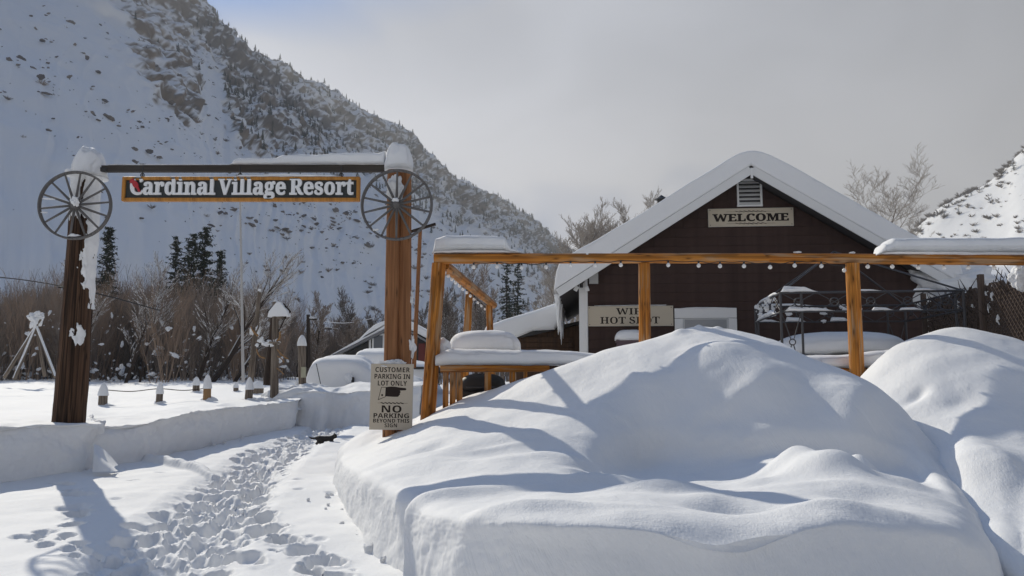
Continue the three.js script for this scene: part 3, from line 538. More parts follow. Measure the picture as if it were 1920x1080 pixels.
{
  const a = at(193, 317, 12.45), b = at(724, 316, 11.47);
  const t = thing('gate_beam', 'long dark crossbeam between the gate posts with a snow ledge on one half', 'beam');
  part('beam', plank(a, b, 0.1, 0.1), M.beam, t);
  part('beam_tip', plank(at(189, 318, 12.4), at(202, 319, 12.4), 0.06, 0.07), M.dark, t);
  const L = (px, h, w) => [at(px, 310.5, 12.46 - (px - 193) / 531 * 0.98), w, h];
  part('snow_ledge', loaf([L(432, 0.01, 0.05), L(447, 0.10, 0.08), L(480, 0.10, 0.09), L(515, 0.10, 0.09), L(535, 0.15, 0.1), L(590, 0.17, 0.1), L(650, 0.18, 0.1), L(710, 0.18, 0.1), L(724, 0.2, 0.1)], { seed: 3, rough: 0.12, n: 3, steps: 90 }), M.snow, t);
  part('snow_ledge', loaf([L(205, 0.012, 0.04), L(300, 0.014, 0.04), L(430, 0.014, 0.04)], { seed: 8, rough: 0.3 }), M.snow, t);
}
const font = await new FontLoader().loadAsync('fonts/droid/droid_serif_bold.typeface.json');
{ // hanging name board
  const z = -11.45, l = at(229, 378, 11.45), r = at(676, 332, 11.45), w = r.x - l.x, h = r.y - l.y, c = V((l.x + r.x) / 2, (l.y + r.y) / 2, z);
  const t = thing('hanging_sign', 'long dark name board with white letters and orange frame hanging under the beam', 'sign', c);
  part('board', box(V(0, 0, -0.01), w - 0.04, h - 0.04, 0.05), M.board, t);
  const f = 0.052;
  part('frame', [box(V(0, h / 2 - f / 2, 0), w, f, 0.09, 0, 0.015), box(V(0, -h / 2 + f / 2, 0), w, f, 0.09, 0, 0.015), box(V(-w / 2 + f / 2, 0, 0.003), f, h - f * 1.4, 0.088, 0, 0.015), box(V(w / 2 - f / 2, 0, 0.003), f, h - f * 1.4, 0.088, 0, 0.015)], M.signWood, t);
  const text = 'Cardinal Village Resort', size = 0.24, sc = size / font.data.resolution; let adv = 0; const xs = [];
  for (const ch of text) { xs.push(adv); adv += font.data.glyphs[ch].ha * sc * (ch === ' ' ? 0.6 : 1); }
  const k = (w - 0.2) / adv;
  [...text].forEach((ch, i) => {
    if (ch === ' ') return;
    const g = new TextGeometry(ch, { font, size: size * (i ? 1 : 1.08), depth: 0.025, curveSegments: 6, bevelEnabled: true, bevelThickness: 0.006, bevelSize: 0.007, bevelSegments: 1 });
    g.scale(k, 1, 1); g.translate(-w / 2 + 0.11 + xs[i] * k, -0.082, 0.014); part('letter', g, M.letter, t);
  });
  const s = new THREE.Shape(); s.moveTo(-0.10, 0.10); s.lineTo(-0.055, 0.125); s.lineTo(-0.03, 0.09); s.quadraticCurveTo(0.045, 0.06, 0.05, -0.02); s.lineTo(0.085, -0.11); s.lineTo(0.06, -0.12); s.lineTo(0.02, -0.05); s.quadraticCurveTo(-0.05, -0.03, -0.06, 0.04); s.lineTo(-0.105, 0.05); s.closePath();
  const bird = new THREE.ExtrudeGeometry(s, { depth: 0.02, bevelEnabled: true, bevelSize: 0.004, bevelThickness: 0.004, bevelSegments: 1 }); bird.scale(0.8, 0.8, 1); bird.translate(-w / 2 + 0.215, 0.045, 0.048);
  part('bird_emblem', bird, M.red, t, 'red bird emblem perched on the first letter');
  const by = at(450, 322, 11.9).y - c.y;
  for (const px of [267, 450, 640]) { const x = at(px, 330, 11.45).x - c.x; part('hanger', [bar(V(x, h / 2 - 0.01, 0), V(x, by - 0.03, 0), 0.010), new THREE.TorusGeometry(0.026, 0.008, 6, 14).translate(x, h / 2 + 0.03, 0)], M.dark, t); }
  const L = (px, hh) => { const p = at(px, 331.5, 11.45).sub(c); p.y = h / 2; return [p, 0.045, hh]; };
  part('snow', loaf([L(443, 0.005), L(452, 0.025), L(540, 0.04), L(620, 0.03), L(640, 0.005)], { seed: 4, rough: 0.3 }), M.snow, t);
}
function makeWheel(name, label) {
  const t = thing(name, label, 'wheel', V(0, 0, 0), 0, 'old wagon wheels hung on the gate posts'), Rw = 0.5, N = 14;
  const prof = [[Rw - 0.022, -0.032], [Rw - 0.022, 0.032], [Rw - 0.002, 0.034], [Rw + 0.008, 0.03], [Rw + 0.008, -0.03], [Rw - 0.002, -0.034], [Rw - 0.022, -0.032]].map(([x, y]) => new THREE.Vector2(x, y));
  const rim = new THREE.LatheGeometry(prof, 72); rim.rotateX(Math.PI / 2); part('rim', boxUV(rim, 2), M.ironGrey, t);
  const hub = new THREE.LatheGeometry([[0.0, 0.1], [0.028, 0.1], [0.03, 0.085], [0.045, 0.08], [0.055, 0.02], [0.055, -0.03], [0.045, -0.09], [0, -0.09]].map(([x, y]) => new THREE.Vector2(x, y)), 24); hub.rotateX(Math.PI / 2); part('hub', hub, M.ironGrey, t);
  for (let i = 0; i < N; i++) { const a = (i + 0.28) / N * 2 * Math.PI, c = Math.cos(a), s = Math.sin(a); part('spoke', bar(V(c * 0.04, s * 0.04, 0.01), V(c * (Rw - 0.02), s * (Rw - 0.02), 0), 0.02, 0.014, 8), M.ironGrey, t); }
  return t;
}
{
  const w1 = makeWheel('wagon_wheel', 'grey wooden wagon wheel on the snow plastered dark log, snow lying inside its rim');
  const w2 = w1.clone(); w2.name = numbered('wagon_wheel'); scene.add(w2); w2.userData = { ...w1.userData, label: 'grey wooden wagon wheel on the twin red brown logs above the parking notice' };
  w1.position.copy(at(141, 385, 12.1)); w1.scale.setScalar(1.06); w1.rotation.set(0, 0.12, 0); w2.position.copy(at(744, 384, 11.0)); w2.rotation.set(0, -0.05, 0.1);
  part('snow', [loaf([[V(-0.09, -0.462, 0.0), 0.02, 0.005], [V(-0.02, -0.468, 0), 0.026, 0.05], [V(0.05, -0.46, 0), 0.024, 0.03], [V(0.1, -0.445, 0), 0.02, 0.006]], { seed: 2, steps: 24 }), blob(V(-0.36, 0.085, 0.01), 0.09, 0.012, 0.014, 4, 0.4, 2), blob(V(0.02, 0.045, 0.075), 0.05, 0.075, 0.05, 6, 0.5, 3), blob(V(-0.42, -0.12, 0.01), 0.05, 0.01, 0.012, 5, 0.4, 2)], M.snow, w1);
  part('snow', [blob(V(0.0, 0.055, 0.06), 0.045, 0.035, 0.04, 7, 0.4, 3), blob(V(-0.33, -0.33, 0.02), 0.05, 0.02, 0.014, 8, 0.5, 2)], M.snow, w2);
}
{ // parking notice
  const l = at(693, 806, 11.12), r = at(775, 682, 11.12), w = r.x - l.x, h = r.y - l.y, c = V((l.x + r.x) / 2, (l.y + r.y) / 2, -11.12);
  const t = thing('parking_sign', 'tall beige parking notice with dark lettering and a pointing hand on the twin logs', 'sign', c, 0.03); t.rotation.z = -0.012;
  part('board', box(V(0, 0, 0), w, h, 0.025), plain(0.50, 0.46, 0.41, 0.8), t);
  const pm = printMat(720, 1090, (x, W, H) => {
    x.fillStyle = 'rgb(190,178,160)'; x.fillRect(0, 0, W, H); grain(x, W, H, 5, 260, 0.06); x.fillStyle = 'rgb(44,34,30)'; x.strokeStyle = 'rgb(44,34,30)';
    fit(x, 'CUSTOMER', 365, 52, 600, 82, 'sans-serif'); fit(x, 'PARKING IN', 365, 165, 630, 82, 'sans-serif'); fit(x, 'LOT ONLY', 365, 278, 510, 82, 'sans-serif');
    x.lineWidth = 9; x.beginPath(); x.moveTo(185, 388); x.lineTo(262, 388); x.lineTo(255, 548); x.lineTo(135, 598); x.closePath(); x.stroke(); x.beginPath(); x.arc(200, 520, 17, 0, 7); x.fill();
    x.beginPath(); x.moveTo(262, 388); x.bezierCurveTo(340, 370, 420, 372, 480, 388); x.lineTo(590, 398); x.bezierCurveTo(620, 402, 620, 432, 590, 436); x.lineTo(498, 442); x.bezierCurveTo(522, 452, 520, 480, 500, 484); x.bezierCurveTo(512, 500, 506, 516, 488, 520); x.bezierCurveTo(490, 540, 470, 548, 440, 546); x.bezierCurveTo(380, 550, 320, 540, 258, 540); x.closePath(); x.fill();
    x.lineWidth = 4; x.beginPath(); x.moveTo(125, 652); x.lineTo(640, 652); x.stroke(); for (let i = 0; i < 6; i++) { x.beginPath(); x.ellipse(210 + i * 66, 652, 36, 9, 0.3, 0, 7); x.fill(); }
    fit(x, 'NO', 365, 690, 375, 118, 'sans-serif'); fit(x, 'PARKING', 365, 822, 630, 76, 'sans-serif'); fit(x, 'BEYOND THIS', 365, 914, 630, 62, 'sans-serif'); fit(x, 'SIGN', 365, 990, 225, 62, 'sans-serif');
  });
  part('print', face(0, 0, 0.0155, w - 0.012, h - 0.012), pm, t);
}

// ---------------------------------------------------------------- pergola
const Q = 12 / 13;                                               // the pergola front stands 12 m away
{
  const t = thing('pergola', 'honey coloured log pergola with snow on its beam and bulbs strung beneath', 'pergola');
  const g0 = 0.5, post = (pb, pt, r, seed) => { const a = at(pb[0], pb[1], pb[2] * Q), b = at(pt[0], pt[1], pt[2] * Q), k = (g0 - a.y) / (b.y - a.y); return log(a.clone().lerp(b, k), b, r * 1.04 * Q, r * 0.96 * Q, seed, 0.05, 24, 50); };
  part('post', post([803, 775, 13.05], [823, 494, 13.05], 0.118, 1), M.honey, t);
  part('post', post([1209, 645, 13.02], [1208, 494, 13.02], 0.098, 2), M.honey, t);
  part('post', post([1607, 700, 12.9], [1598, 494, 12.9], 0.112, 3), M.honey, t);
  part('post', post([876, 625, 17.2], [880, 546, 17.2], 0.082, 4), M.honey, t);
  part('post', post([919, 620, 19.6], [917, 572, 19.6], 0.085, 5), M.honey, t);
  part('beam', log(at(814, 485, 13.0 * Q), at(1440, 484, 12.98 * Q), 0.081, 0.076, 11, 0.05, 20, 60), M.honey, t);
  part('beam', log(at(1430, 484, 12.985 * Q), at(2080, 489, 12.8 * Q), 0.076, 0.085, 12, 0.05, 20, 60), M.honey, t);
  part('side_beam', log(at(832, 497, 13.15 * Q), at(926, 572, 20.2 * Q), 0.088, 0.083, 13, 0.04, 20, 40), M.honey, t);
  const S = (px, py, d, w, h) => [at(px, py, d * Q), w * Q, h * Q];
  part('snow', loaf([S(812, 477, 13.1, 0.16, 0.02), S(820, 476, 13.1, 0.32, 0.24), S(840, 476, 13.1, 0.38, 0.27), S(900, 476, 13.1, 0.38, 0.27), S(945, 476, 13.1, 0.36, 0.25), S(960, 476, 13.1, 0.25, 0.06), S(985, 477, 13.1, 0.06, 0.015)], { seed: 5, rough: 0.06, n: 4, steps: 70 }), M.snow, t);
  part('snow', loaf([S(1640, 479, 12.9, 0.1, 0.01), S(1652, 477, 12.9, 0.24, 0.15), S(1668, 477, 12.9, 0.3, 0.24), S(1760, 478, 12.88, 0.32, 0.25), S(1900, 479, 12.85, 0.32, 0.27), S(2080, 480, 12.8, 0.32, 0.28)], { seed: 6, rough: 0.05, n: 4.5, steps: 120 }), M.snow, t);
  part('snow', [blob(at(1101, 476, 12.9 * Q), 0.02, 0.01, 0.03, 2, 0.4, 2), blob(at(1495, 473, 12.9 * Q), 0.06, 0.012, 0.05, 3, 0.4, 2), blob(at(1598, 474, 12.9 * Q), 0.04, 0.014, 0.05, 4, 0.4, 2)], M.snow, t);
}
function lights(name, label, pts, r, cat, group) {
  const t = thing(name, label, 'string lights', V(0, 0, 0), 0, group);
  const tops = pts.map((p) => p.clone().setY(p.y + r * 2.1)), path = [];
  tops.forEach((p, i) => { path.push(p); if (i < tops.length - 1) path.push(p.clone().lerp(tops[i + 1], 0.5).add(V(0, -0.012 - 0.006 * (i % 3), 0))); });
  part('wire', new THREE.TubeGeometry(new THREE.CatmullRomCurve3(path), path.length * 5, 0.006, 5), M.dark, t);
  const bg = new THREE.LatheGeometry([[0.001, -1], [0.5, -0.86], [0.86, -0.5], [1, 0], [0.86, 0.5], [0.5, 0.88], [0.42, 1.1]].map(([x, y]) => new THREE.Vector2(x * r, y * r)), 16), sg = bar(V(0, r * 0.95, 0), V(0, r * 2.15, 0), r * 0.45, r * 0.45, 10);
  for (const p of pts) { const b = part('bulb', bg, M.bulb, t); b.position.copy(p); const s = part('socket', sg, M.dark, b); }
}
lights('string_lights', 'row of round clear bulbs hanging under the long front pergola beam', [[888, 501], [932, 500], [978, 502], [1024, 501], [1070, 498], [1116, 498], [1164, 497], [1253, 497], [1310, 498], [1350, 499], [1395, 499], [1444, 501], [1490, 498], [1540, 499], [1583, 507], [1627, 500], [1673, 500], [1722, 502], [1770, 502], [1816, 502], [1864, 502], [1910, 501]].map(([x, y]) => at(x, y, 12.9 * Q)), 0.032);
lights('string_lights', 'slanting row of small bulbs along the receding side beam of the pergola', Array.from({ length: 12 }, (_, i) => { const f = 0.02 + i / 11 * 0.95, z = 1 / lerp(1 / 13.1, 1 / 20, f); return at(lerp(836, 916, f) - 4, lerp(508, 580, f) + 2, z * Q); }), 0.03);
{
  const t = thing('deck_railing', 'honey log railing loaded with snow beside the tall corner post', 'railing');
  part('rail', log(at(826, 691, 13.0 * Q), at(1030, 690, 13.0 * Q), 0.058, 0.055, 21, 0.05), M.honey, t);
  const y0 = 0.6;
  for (const [px, w, m] of [[836, 0.085], [849, 0.085], [862, 0.085]]) { const p = at(px, 697, 13.05 * Q); part('slat', box(V(p.x, (p.y + y0) / 2, p.z), w, p.y - y0, 0.04), M.honey, t); }
  for (const [px, r] of [[915, 0.05], [961, 0.045], [985, 0.03]]) { const p = at(px, 697, 13.06 * Q); part('post', log(V(p.x, y0, p.z), p, r, r, 22), M.honey, t); }
  const S = (px, py, d, w, h) => [at(px, py, d * Q), w * Q, h * Q];
  part('snow', loaf([S(818, 685, 13.1, 0.2, 0.18), S(845, 684, 13.1, 0.3, 0.26), S(900, 684, 13.1, 0.34, 0.25), S(980, 685, 13.1, 0.34, 0.25), S(1060, 685, 13.1, 0.34, 0.24), S(1125, 686, 13.1, 0.3, 0.2), S(1160, 690, 13.1, 0.2, 0.1)], { seed: 9, rough: 0.08, n: 3.2, steps: 90 }), M.snow, t);
  part('snow', [blob(at(829, 662, 13.25 * Q), 0.13, 0.22, 0.14, 5, 0.3)], M.snow, t);
  const g = thing('dark_filler', 'black lidded box shape added to fill the dark opening behind the snowy log railing', 'dark_filler');  // black body added to stand for the dark opening under the rail
  const c = at(905, 728, 13.75 * Q);
  part('body', box(V(c.x, c.y - 0.25, c.z), 0.72, 0.45, 0.5, 0, 0.05), M.dark, g); part('lid', dome(V(c.x, c.y - 0.03, c.z), 0.37, 0.26, 0.26, { n: 3, rough: 0.01 }), M.dark, g);
  for (const s of [-0.3, 0.3]) part('leg', box(V(c.x + s, c.y - 0.72, c.z), 0.05, 0.5, 0.4), M.dark, g);
  part('handle', bar(V(c.x - 0.25, c.y + 0.02, c.z + 0.29), V(c.x + 0.25, c.y + 0.02, c.z + 0.29), 0.012), M.steel, g);
  const tb = thing('patio_table', 'low table under a smooth rounded loaf of snow behind the railing', 'table');
  const d = at(909, 658, 14.3 * Q); part('tabletop', box(V(d.x, d.y - 0.05, d.z), 1.1, 0.05, 0.8), M.greyWood, tb);
  for (const [x, z] of [[-0.45, -0.3], [0.45, -0.3], [-0.45, 0.3], [0.45, 0.3]]) part('leg', box(V(d.x + x, (d.y - 0.075 + 0.8) / 2, d.z + z), 0.06, d.y - 0.075 - 0.8, 0.06), M.greyWood, tb);
  part('snow', dome(V(d.x, d.y - 0.028, d.z), 0.60, 0.5, 0.37, { n: 2.9, seed: 3, rough: 0.04 }), M.snow, tb);
}
{
  const t = thing('deck_railing', 'short log rail under thick snow at the gazebo between the two mounds', 'railing');
  part('rail', log(at(1470, 697, 13.4 * Q), at(1700, 694, 13.3 * Q), 0.06, 0.06, 23, 0.05), M.honey, t);
  for (const px of [1500, 1660]) { const p = at(px, 702, 13.4 * Q); part('post', log(V(p.x, 0.5, p.z), p, 0.06, 0.06, 24), M.honey, t); }
  const S = (px, py, d, w, h) => [at(px, py, d * Q), w * Q, h * Q];
  part('snow', loaf([S(1440, 690, 13.5, 0.2, 0.1), S(1490, 690, 13.5, 0.34, 0.2), S(1560, 690, 13.45, 0.36, 0.21), S(1640, 689, 13.4, 0.36, 0.27), S(1690, 688, 13.4, 0.36, 0.3), S(1740, 688, 13.4, 0.36, 0.3)], { seed: 12, rough: 0.1, n: 3, steps: 70 }), M.snow, t);
  const tb = thing('round_table', 'wide round table buried under a smooth snow cushion inside the metal gazebo', 'table');
  const d = at(1573, 668, 16.2); part('tabletop', new THREE.CylinderGeometry(1.15, 1.15, 0.06, 40).translate(d.x, d.y - 0.02, d.z), M.dark, tb);
  part('pedestal', bar(V(d.x, 0.8, d.z), V(d.x, d.y - 0.05, d.z), 0.12), M.dark, tb);
  part('snow', dome(V(d.x, d.y + 0.012, d.z), 1.24, 1.0, 0.48, { n: 3, seed: 7, rough: 0.03 }), M.snow, tb);
}

// ---------------------------------------------------------------- brown house
const HZ = 19.6, WZ = 20.25, BACK = 30.5, HTURN = -5.1 * Math.PI / 180;
const eaveEnd = at(1046, 541, HZ), toLocal = new THREE.Matrix4().makeTranslation(eaveEnd.x, 0, eaveEnd.z).multiply(new THREE.Matrix4().makeRotationY(-HTURN)).multiply(new THREE.Matrix4().makeTranslation(-eaveEnd.x, 0, -eaveEnd.z)), toWorld = toLocal.clone().invert();
function hp(px, py, depth) { // the point seen at a pixel, on the plane that lies this deep in the turned house's own axes
  const r = ray(px, py), o = V(0, EYE, 0).applyMatrix4(toLocal), e = V(0, EYE, 0).add(r).applyMatrix4(toLocal).sub(o);
  return o.addScaledVector(e, (-depth - o.z) / e.z);
}
function turnWithHouse(o) { o.position.applyMatrix4(toWorld); o.rotation.y += HTURN; return o; }
{
  const A = hp(1408, 311, HZ), E = hp(1046, 541, HZ), k = (A.y - E.y) / (A.x - E.x), half = A.x - E.x, wl = hp(1088, 600, WZ).x, wr = 2 * A.x - wl, rf = (x) => A.y - k * Math.abs(x - A.x);
  const t = thing('house', 'dark brown gabled house with thick snow on its roof and white trim', 'house');
  const poly = (pts, depth, z, bevel) => { const s = new THREE.Shape(pts.map(([x, y]) => new THREE.Vector2(x, y))); const g = new THREE.ExtrudeGeometry(s, bevel ? { depth, bevelEnabled: true, bevelSize: bevel, bevelThickness: bevel, bevelSegments: 4, bevelOffset: -bevel, steps: 1 } : { depth, bevelEnabled: false, steps: 1 }); g.translate(0, 0, z); return boxUV(g); };
  part('wall', poly([[wl, 0.3], [wr, 0.3], [wr, rf(wr) - 0.16], [A.x, A.y - 0.16], [wl, rf(wl) - 0.16]], BACK - WZ, -BACK), M.wall, t);
  // horizontal boards, each a few centimetres deep, of the gable front
  for (let y = 0.95, i = 0; y < A.y - 0.35; y += 0.235, i++) {
    const hw = Math.min(A.x - wl, (A.y - 0.2 - y - 0.22) / k); if (hw < 0.15) break;
    part('board', box(V(A.x, y + 0.1175, -WZ + 0.008), hw * 2, 0.232, 0.024, 0, 0.004), M.wall, t);
  }
  const roof = part('roof', poly([[E.x, E.y - 0.11], [A.x, A.y - 0.11], [A.x + half, E.y - 0.11], [A.x + half, E.y + 0.01], [A.x, A.y + 0.01], [E.x, E.y + 0.01]], BACK - HZ + 0.3, -BACK - 0.3), plain(0.05, 0.045, 0.045, 0.9), t);
  for (const s of [-1, 1]) {
    const a = V(A.x + s * 0.012, A.y - 0.11, -HZ + 0.03), b = V(A.x + s * half, E.y - 0.11, -HZ + 0.03);
    part('fascia', plank(a, b, 0.2, 0.05, V(0, 0, 1)), M.white, t);
  }
  part('ridge_trim', box(V(A.x, A.y - 0.2, -HZ + 0.065), 0.06, 0.26, 0.04), M.white, t);
  // snow on the roof
  const top = [], n = 160, th = (s) => 0.50 + 0.05 * Math.sin(s * 5 + 1);
  for (let i = 0; i <= n; i++) { const s = i / n * 2 - 1, x = A.x + s * (half + 0.1), soft2 = Math.sqrt((s * half) * (s * half) + 0.16), y = A.y - k * soft2 + th(s) + 0.16 * k; const e = clamp((1 - Math.abs(s)) / 0.055); top.push([x, lerp(rf(x) + 0.02, y, Math.sqrt(e * (2 - e)))]); }
  const sg = poly([...top, [A.x, A.y + 0.012]].reverse(), BACK - HZ + 0.2, -BACK - 0.2, 0.06), sp = sg.attributes.position;
  for (let i = 0; i < sp.count; i++) { const x = sp.getX(i), z = sp.getZ(i); if (sp.getY(i) > rf(x) + 0.2) sp.setY(i, sp.getY(i) + 0.04 * fbm(x * 0.8, 2, z * 0.8, 3)); }
  part('snow_cover', sg, M.snow, t);
  { // heavy overhang of snow at the far eave
    const x0 = A.x + half;
    part('snow_overhang', [dome(V(x0 + 1.9, 3.3, -21.8), 3.4, 2.0, 1.15, { n: 2.6, seed: 14, rough: 0.15 }), blob(V(x0 + 0.0, 3.95, -20.3), 0.9, 0.5, 0.9, 15, 0.3)], M.snow, t);
  }
  const cp = hp(1092, 600, WZ - 0.06);
  part('corner_board', [box(V(cp.x + 0.03, (cp.y + 3.65) / 2 - 0.35, cp.z), 0.22, 3.2, 0.1), box(V(cp.x + 0.1, (cp.y + 3.65) / 2 - 0.35, cp.z + 0.06), 0.05, 3.1, 0.04)], M.white, t);
  const ub = hp(1113, 520, WZ - 0.1); const ubm = part('utility_box', box(ub, 0.23, 0.33, 0.14), plain(0.45, 0.45, 0.44, 0.6), t); part('lid', box(V(ub.x, ub.y + 0.18, ub.z + 0.01), 0.25, 0.03, 0.17), plain(0.42, 0.42, 0.41, 0.6), ubm);
  const fl = hp(1090, 526, WZ - 0.2), flm = part('flood_light', [new THREE.SphereGeometry(0.085, 16, 12).translate(fl.x, fl.y, fl.z), bar(V(fl.x, fl.y, fl.z), V(fl.x, fl.y - 0.18, fl.z), 0.04)], M.dark, t);
  part('shade', [plank(hp(1083, 537, WZ - 0.22), hp(1078, 545, WZ - 0.22), 0.1, 0.1), plank(hp(1099, 537, WZ - 0.22), hp(1102, 546, WZ - 0.22), 0.08, 0.1)], M.white, flm);
  // louvred vent
  const v0 = hp(1384, 386, WZ - 0.04), v1 = hp(1426, 337, WZ - 0.04), vw = v1.x - v0.x, vh = v1.y - v0.y, vc = V((v0.x + v1.x) / 2, (v0.y + v1.y) / 2, v0.z);
  const vent = part('vent', [box(V(vc.x, vc.y + vh / 2, vc.z), vw + 0.06, 0.05, 0.08), box(V(vc.x, vc.y - vh / 2, vc.z), vw + 0.06, 0.05, 0.08), box(V(vc.x - vw / 2, vc.y, vc.z + 0.002), 0.05, vh - 0.05, 0.08), box(V(vc.x + vw / 2, vc.y, vc.z + 0.002), 0.05, vh - 0.05, 0.08)], M.white, t);
  part('backing', box(V(vc.x, vc.y, vc.z - 0.01), vw - 0.04, vh - 0.04, 0.02), M.dark, vent);
  for (let i = 0; i < 6; i++) { const g = new RoundedBoxGeometry(vw - 0.05, 0.085, 0.012, 1, 0.003); g.rotateX(-0.75); g.translate(vc.x, vc.y - vh / 2 + (i + 0.6) / 6.2 * vh, vc.z + 0.018); part('louvre', g, M.white, vent); }
  // door
  const d0 = hp(1265, 626, WZ - 0.02), d1 = hp(1380, 579, WZ - 0.02), dw = d1.x - d0.x, dt = d1.y, cx = (d0.x + d1.x) / 2, dz = -WZ + 0.05;
  const door = part('door', box(V(cx, dt - 1.15, dz - 0.01), dw - 0.3, 2.0, 0.05), plain(0.55, 0.56, 0.57, 0.6), t);
  part('frame', [box(V(cx, dt - 0.11, dz), dw, 0.24, 0.1), box(V(cx - dw / 2 + 0.1, dt - 1.24, dz), 0.2, 2.0, 0.1), box(V(cx + dw / 2 - 0.1, dt - 1.24, dz), 0.2, 2.0, 0.1)], M.white, door);
  part('pane', box(V(cx, dt - 0.62, dz + 0.022), dw - 0.5, 0.7, 0.02), plain(0.30, 0.31, 0.32, 0.15), door);
  part('snow', loaf([[V(cx - dw / 2, dt + 0.008, dz), 0.04, 0.01], [V(cx - 0.2, dt + 0.008, dz), 0.05, 0.04], [V(cx + 0.3, dt + 0.008, dz), 0.05, 0.03], [V(cx + dw / 2, dt + 0.008, dz), 0.04, 0.01]], { seed: 3, rough: 0.3 }), M.snow, door);
  const rv = hp(1240, 371, 23); const rvm = part('roof_vent', bar(V(rv.x - 0.02, rv.y - 1, rv.z), V(rv.x, rv.y, rv.z), 0.12), M.dark, t); part('cowl', new THREE.ConeGeometry(0.2, 0.14, 16).translate(rv.x, rv.y + 0.02, rv.z), M.dark, rvm);
  turnWithHouse(t);
  // icicles along the receding eave
  const R = rng(5);
  for (let i = 0; i < 40; i++) {
    const f = Math.pow(R(), 0.75), z = -HZ - 0.1 - f * 6.5, len = (0.3 + 1.0 * Math.pow(R(), 2)) * (0.7 + 0.5 * f), y = E.y - 0.08 - 0.08 * R();
    const p = V(E.x - 0.02 - 0.05 * R(), y, z), g = bar(p, V(p.x + 0.02 * (R() - 0.5), y - len, z), 0.04 + 0.035 * R(), 0.004, 8), q = g.attributes.position;
    for (let j = 0; j < q.count; j++) { const w = 1 + 0.15 * Math.sin(q.getY(j) * 40 + i); q.setX(j, p.x + (q.getX(j) - p.x) * w); }
    part('icicle', g, M.ice, t);
  }
}
function screws(t, w, h, z) { for (const x of [-1, 1]) for (const y of [-1, 1]) part('screw', new THREE.CylinderGeometry(0.012, 0.012, 0.006, 10).rotateX(Math.PI / 2).translate(x * (w / 2 - 0.05), y * (h / 2 - 0.045), z), M.steel, t); }
function signOnWall(name, label, x0, y0, x1, y1, d, W, H, draw) {
  const a = hp(x0, y1, d), b = hp(x1, y0, d), w = b.x - a.x, h = b.y - a.y, t = thing(name, label, 'sign', V((a.x + b.x) / 2, (a.y + b.y) / 2, a.z));
  part('board', box(V(0, 0, 0), w, h, 0.04), plain(0.5, 0.47, 0.42, 0.8), t);
  part('print', face(0, 0, 0.024, w - 0.016, h - 0.016), printMat(W, H, draw), t); screws(t, w, h, 0.027); return turnWithHouse(t);
}
const CREAM = 'rgb(190,179,160)', INK = 'rgb(38,30,28)';
const flourish = (x, cx, y, w, dir) => { x.fillStyle = INK; for (let i = -3; i <= 3; i++) { x.beginPath(); x.ellipse(cx + i * w * 0.075, y + Math.abs(i) * 1.0 * dir, w * 0.05, 5 - Math.abs(i) * 0.6, 0.3, 0, 7); x.fill(); } x.fillRect(cx - w * 0.42, y + 3 * dir, w * 0.84, 2.5); };
signOnWall('welcome_sign', 'cream WELCOME board with dark western lettering below the gable vent', 1328, 389, 1487, 426, WZ - 0.06, 1024, 236, (x, W, H) => {
  x.fillStyle = CREAM; x.fillRect(0, 0, W, H); grain(x, W, H, 7, 200, 0.06); x.fillStyle = INK; fit(x, 'WELCOME', W / 2, 72, 920, 96, 'serif'); x.lineWidth = 7; x.strokeStyle = INK; x.save(); x.font = 'bold 100px serif'; x.textAlign = 'center'; x.translate(W / 2, 168); x.scale(920 / x.measureText('WELCOME').width, 96 / 72); x.lineWidth = 5; x.strokeText('WELCOME', 0, 0); x.restore();
  flourish(x, W / 2, 38, 700, 1); flourish(x, W / 2, 202, 700, -1);
});
{
  const s = signOnWall('wifi_sign', 'cream WIFI HOT SPOT board on the wall partly hidden by a pergola post', 1102, 573, 1262, 612, WZ - 0.06, 1024, 250, (x, W, H) => {
    x.fillStyle = CREAM; x.fillRect(0, 0, W, H); grain(x, W, H, 9, 200, 0.06); x.fillStyle = INK; fit(x, 'WIFI', 520, 24, 360, 82, 'serif'); fit(x, 'HOT SPOT', 505, 136, 720, 86, 'serif');
  });
  part('snow', loaf([[V(-0.9, 0.265, 0.0), 0.02, 0.006], [V(-0.5, 0.265, 0), 0.025, 0.012], [V(0.9, 0.265, 0), 0.025, 0.016]], { seed: 5, rough: 0.4 }), M.snow, s);
  const t = turnWithHouse(thing('storage_bin', 'plum brown bin with a thick rounded snow cap against the house wall', 'bin')), c = hp(1182, 655, 19.6);
  part('body', box(V(c.x, c.y - 0.1, c.z), 0.66, 0.55, 0.5), plain(0.10, 0.062, 0.075, 0.7), t); part('lid', box(V(c.x, c.y + 0.19, c.z), 0.7, 0.05, 0.54), plain(0.11, 0.07, 0.08, 0.7), t);
  part('foot', box(V(c.x, c.y - 0.75, c.z), 0.5, 0.75, 0.4), M.dark, t);
  part('snow', dome(V(c.x, c.y + 0.213, c.z), 0.37, 0.3, 0.26, { n: 3.4, seed: 8 }), M.snow, t);
}
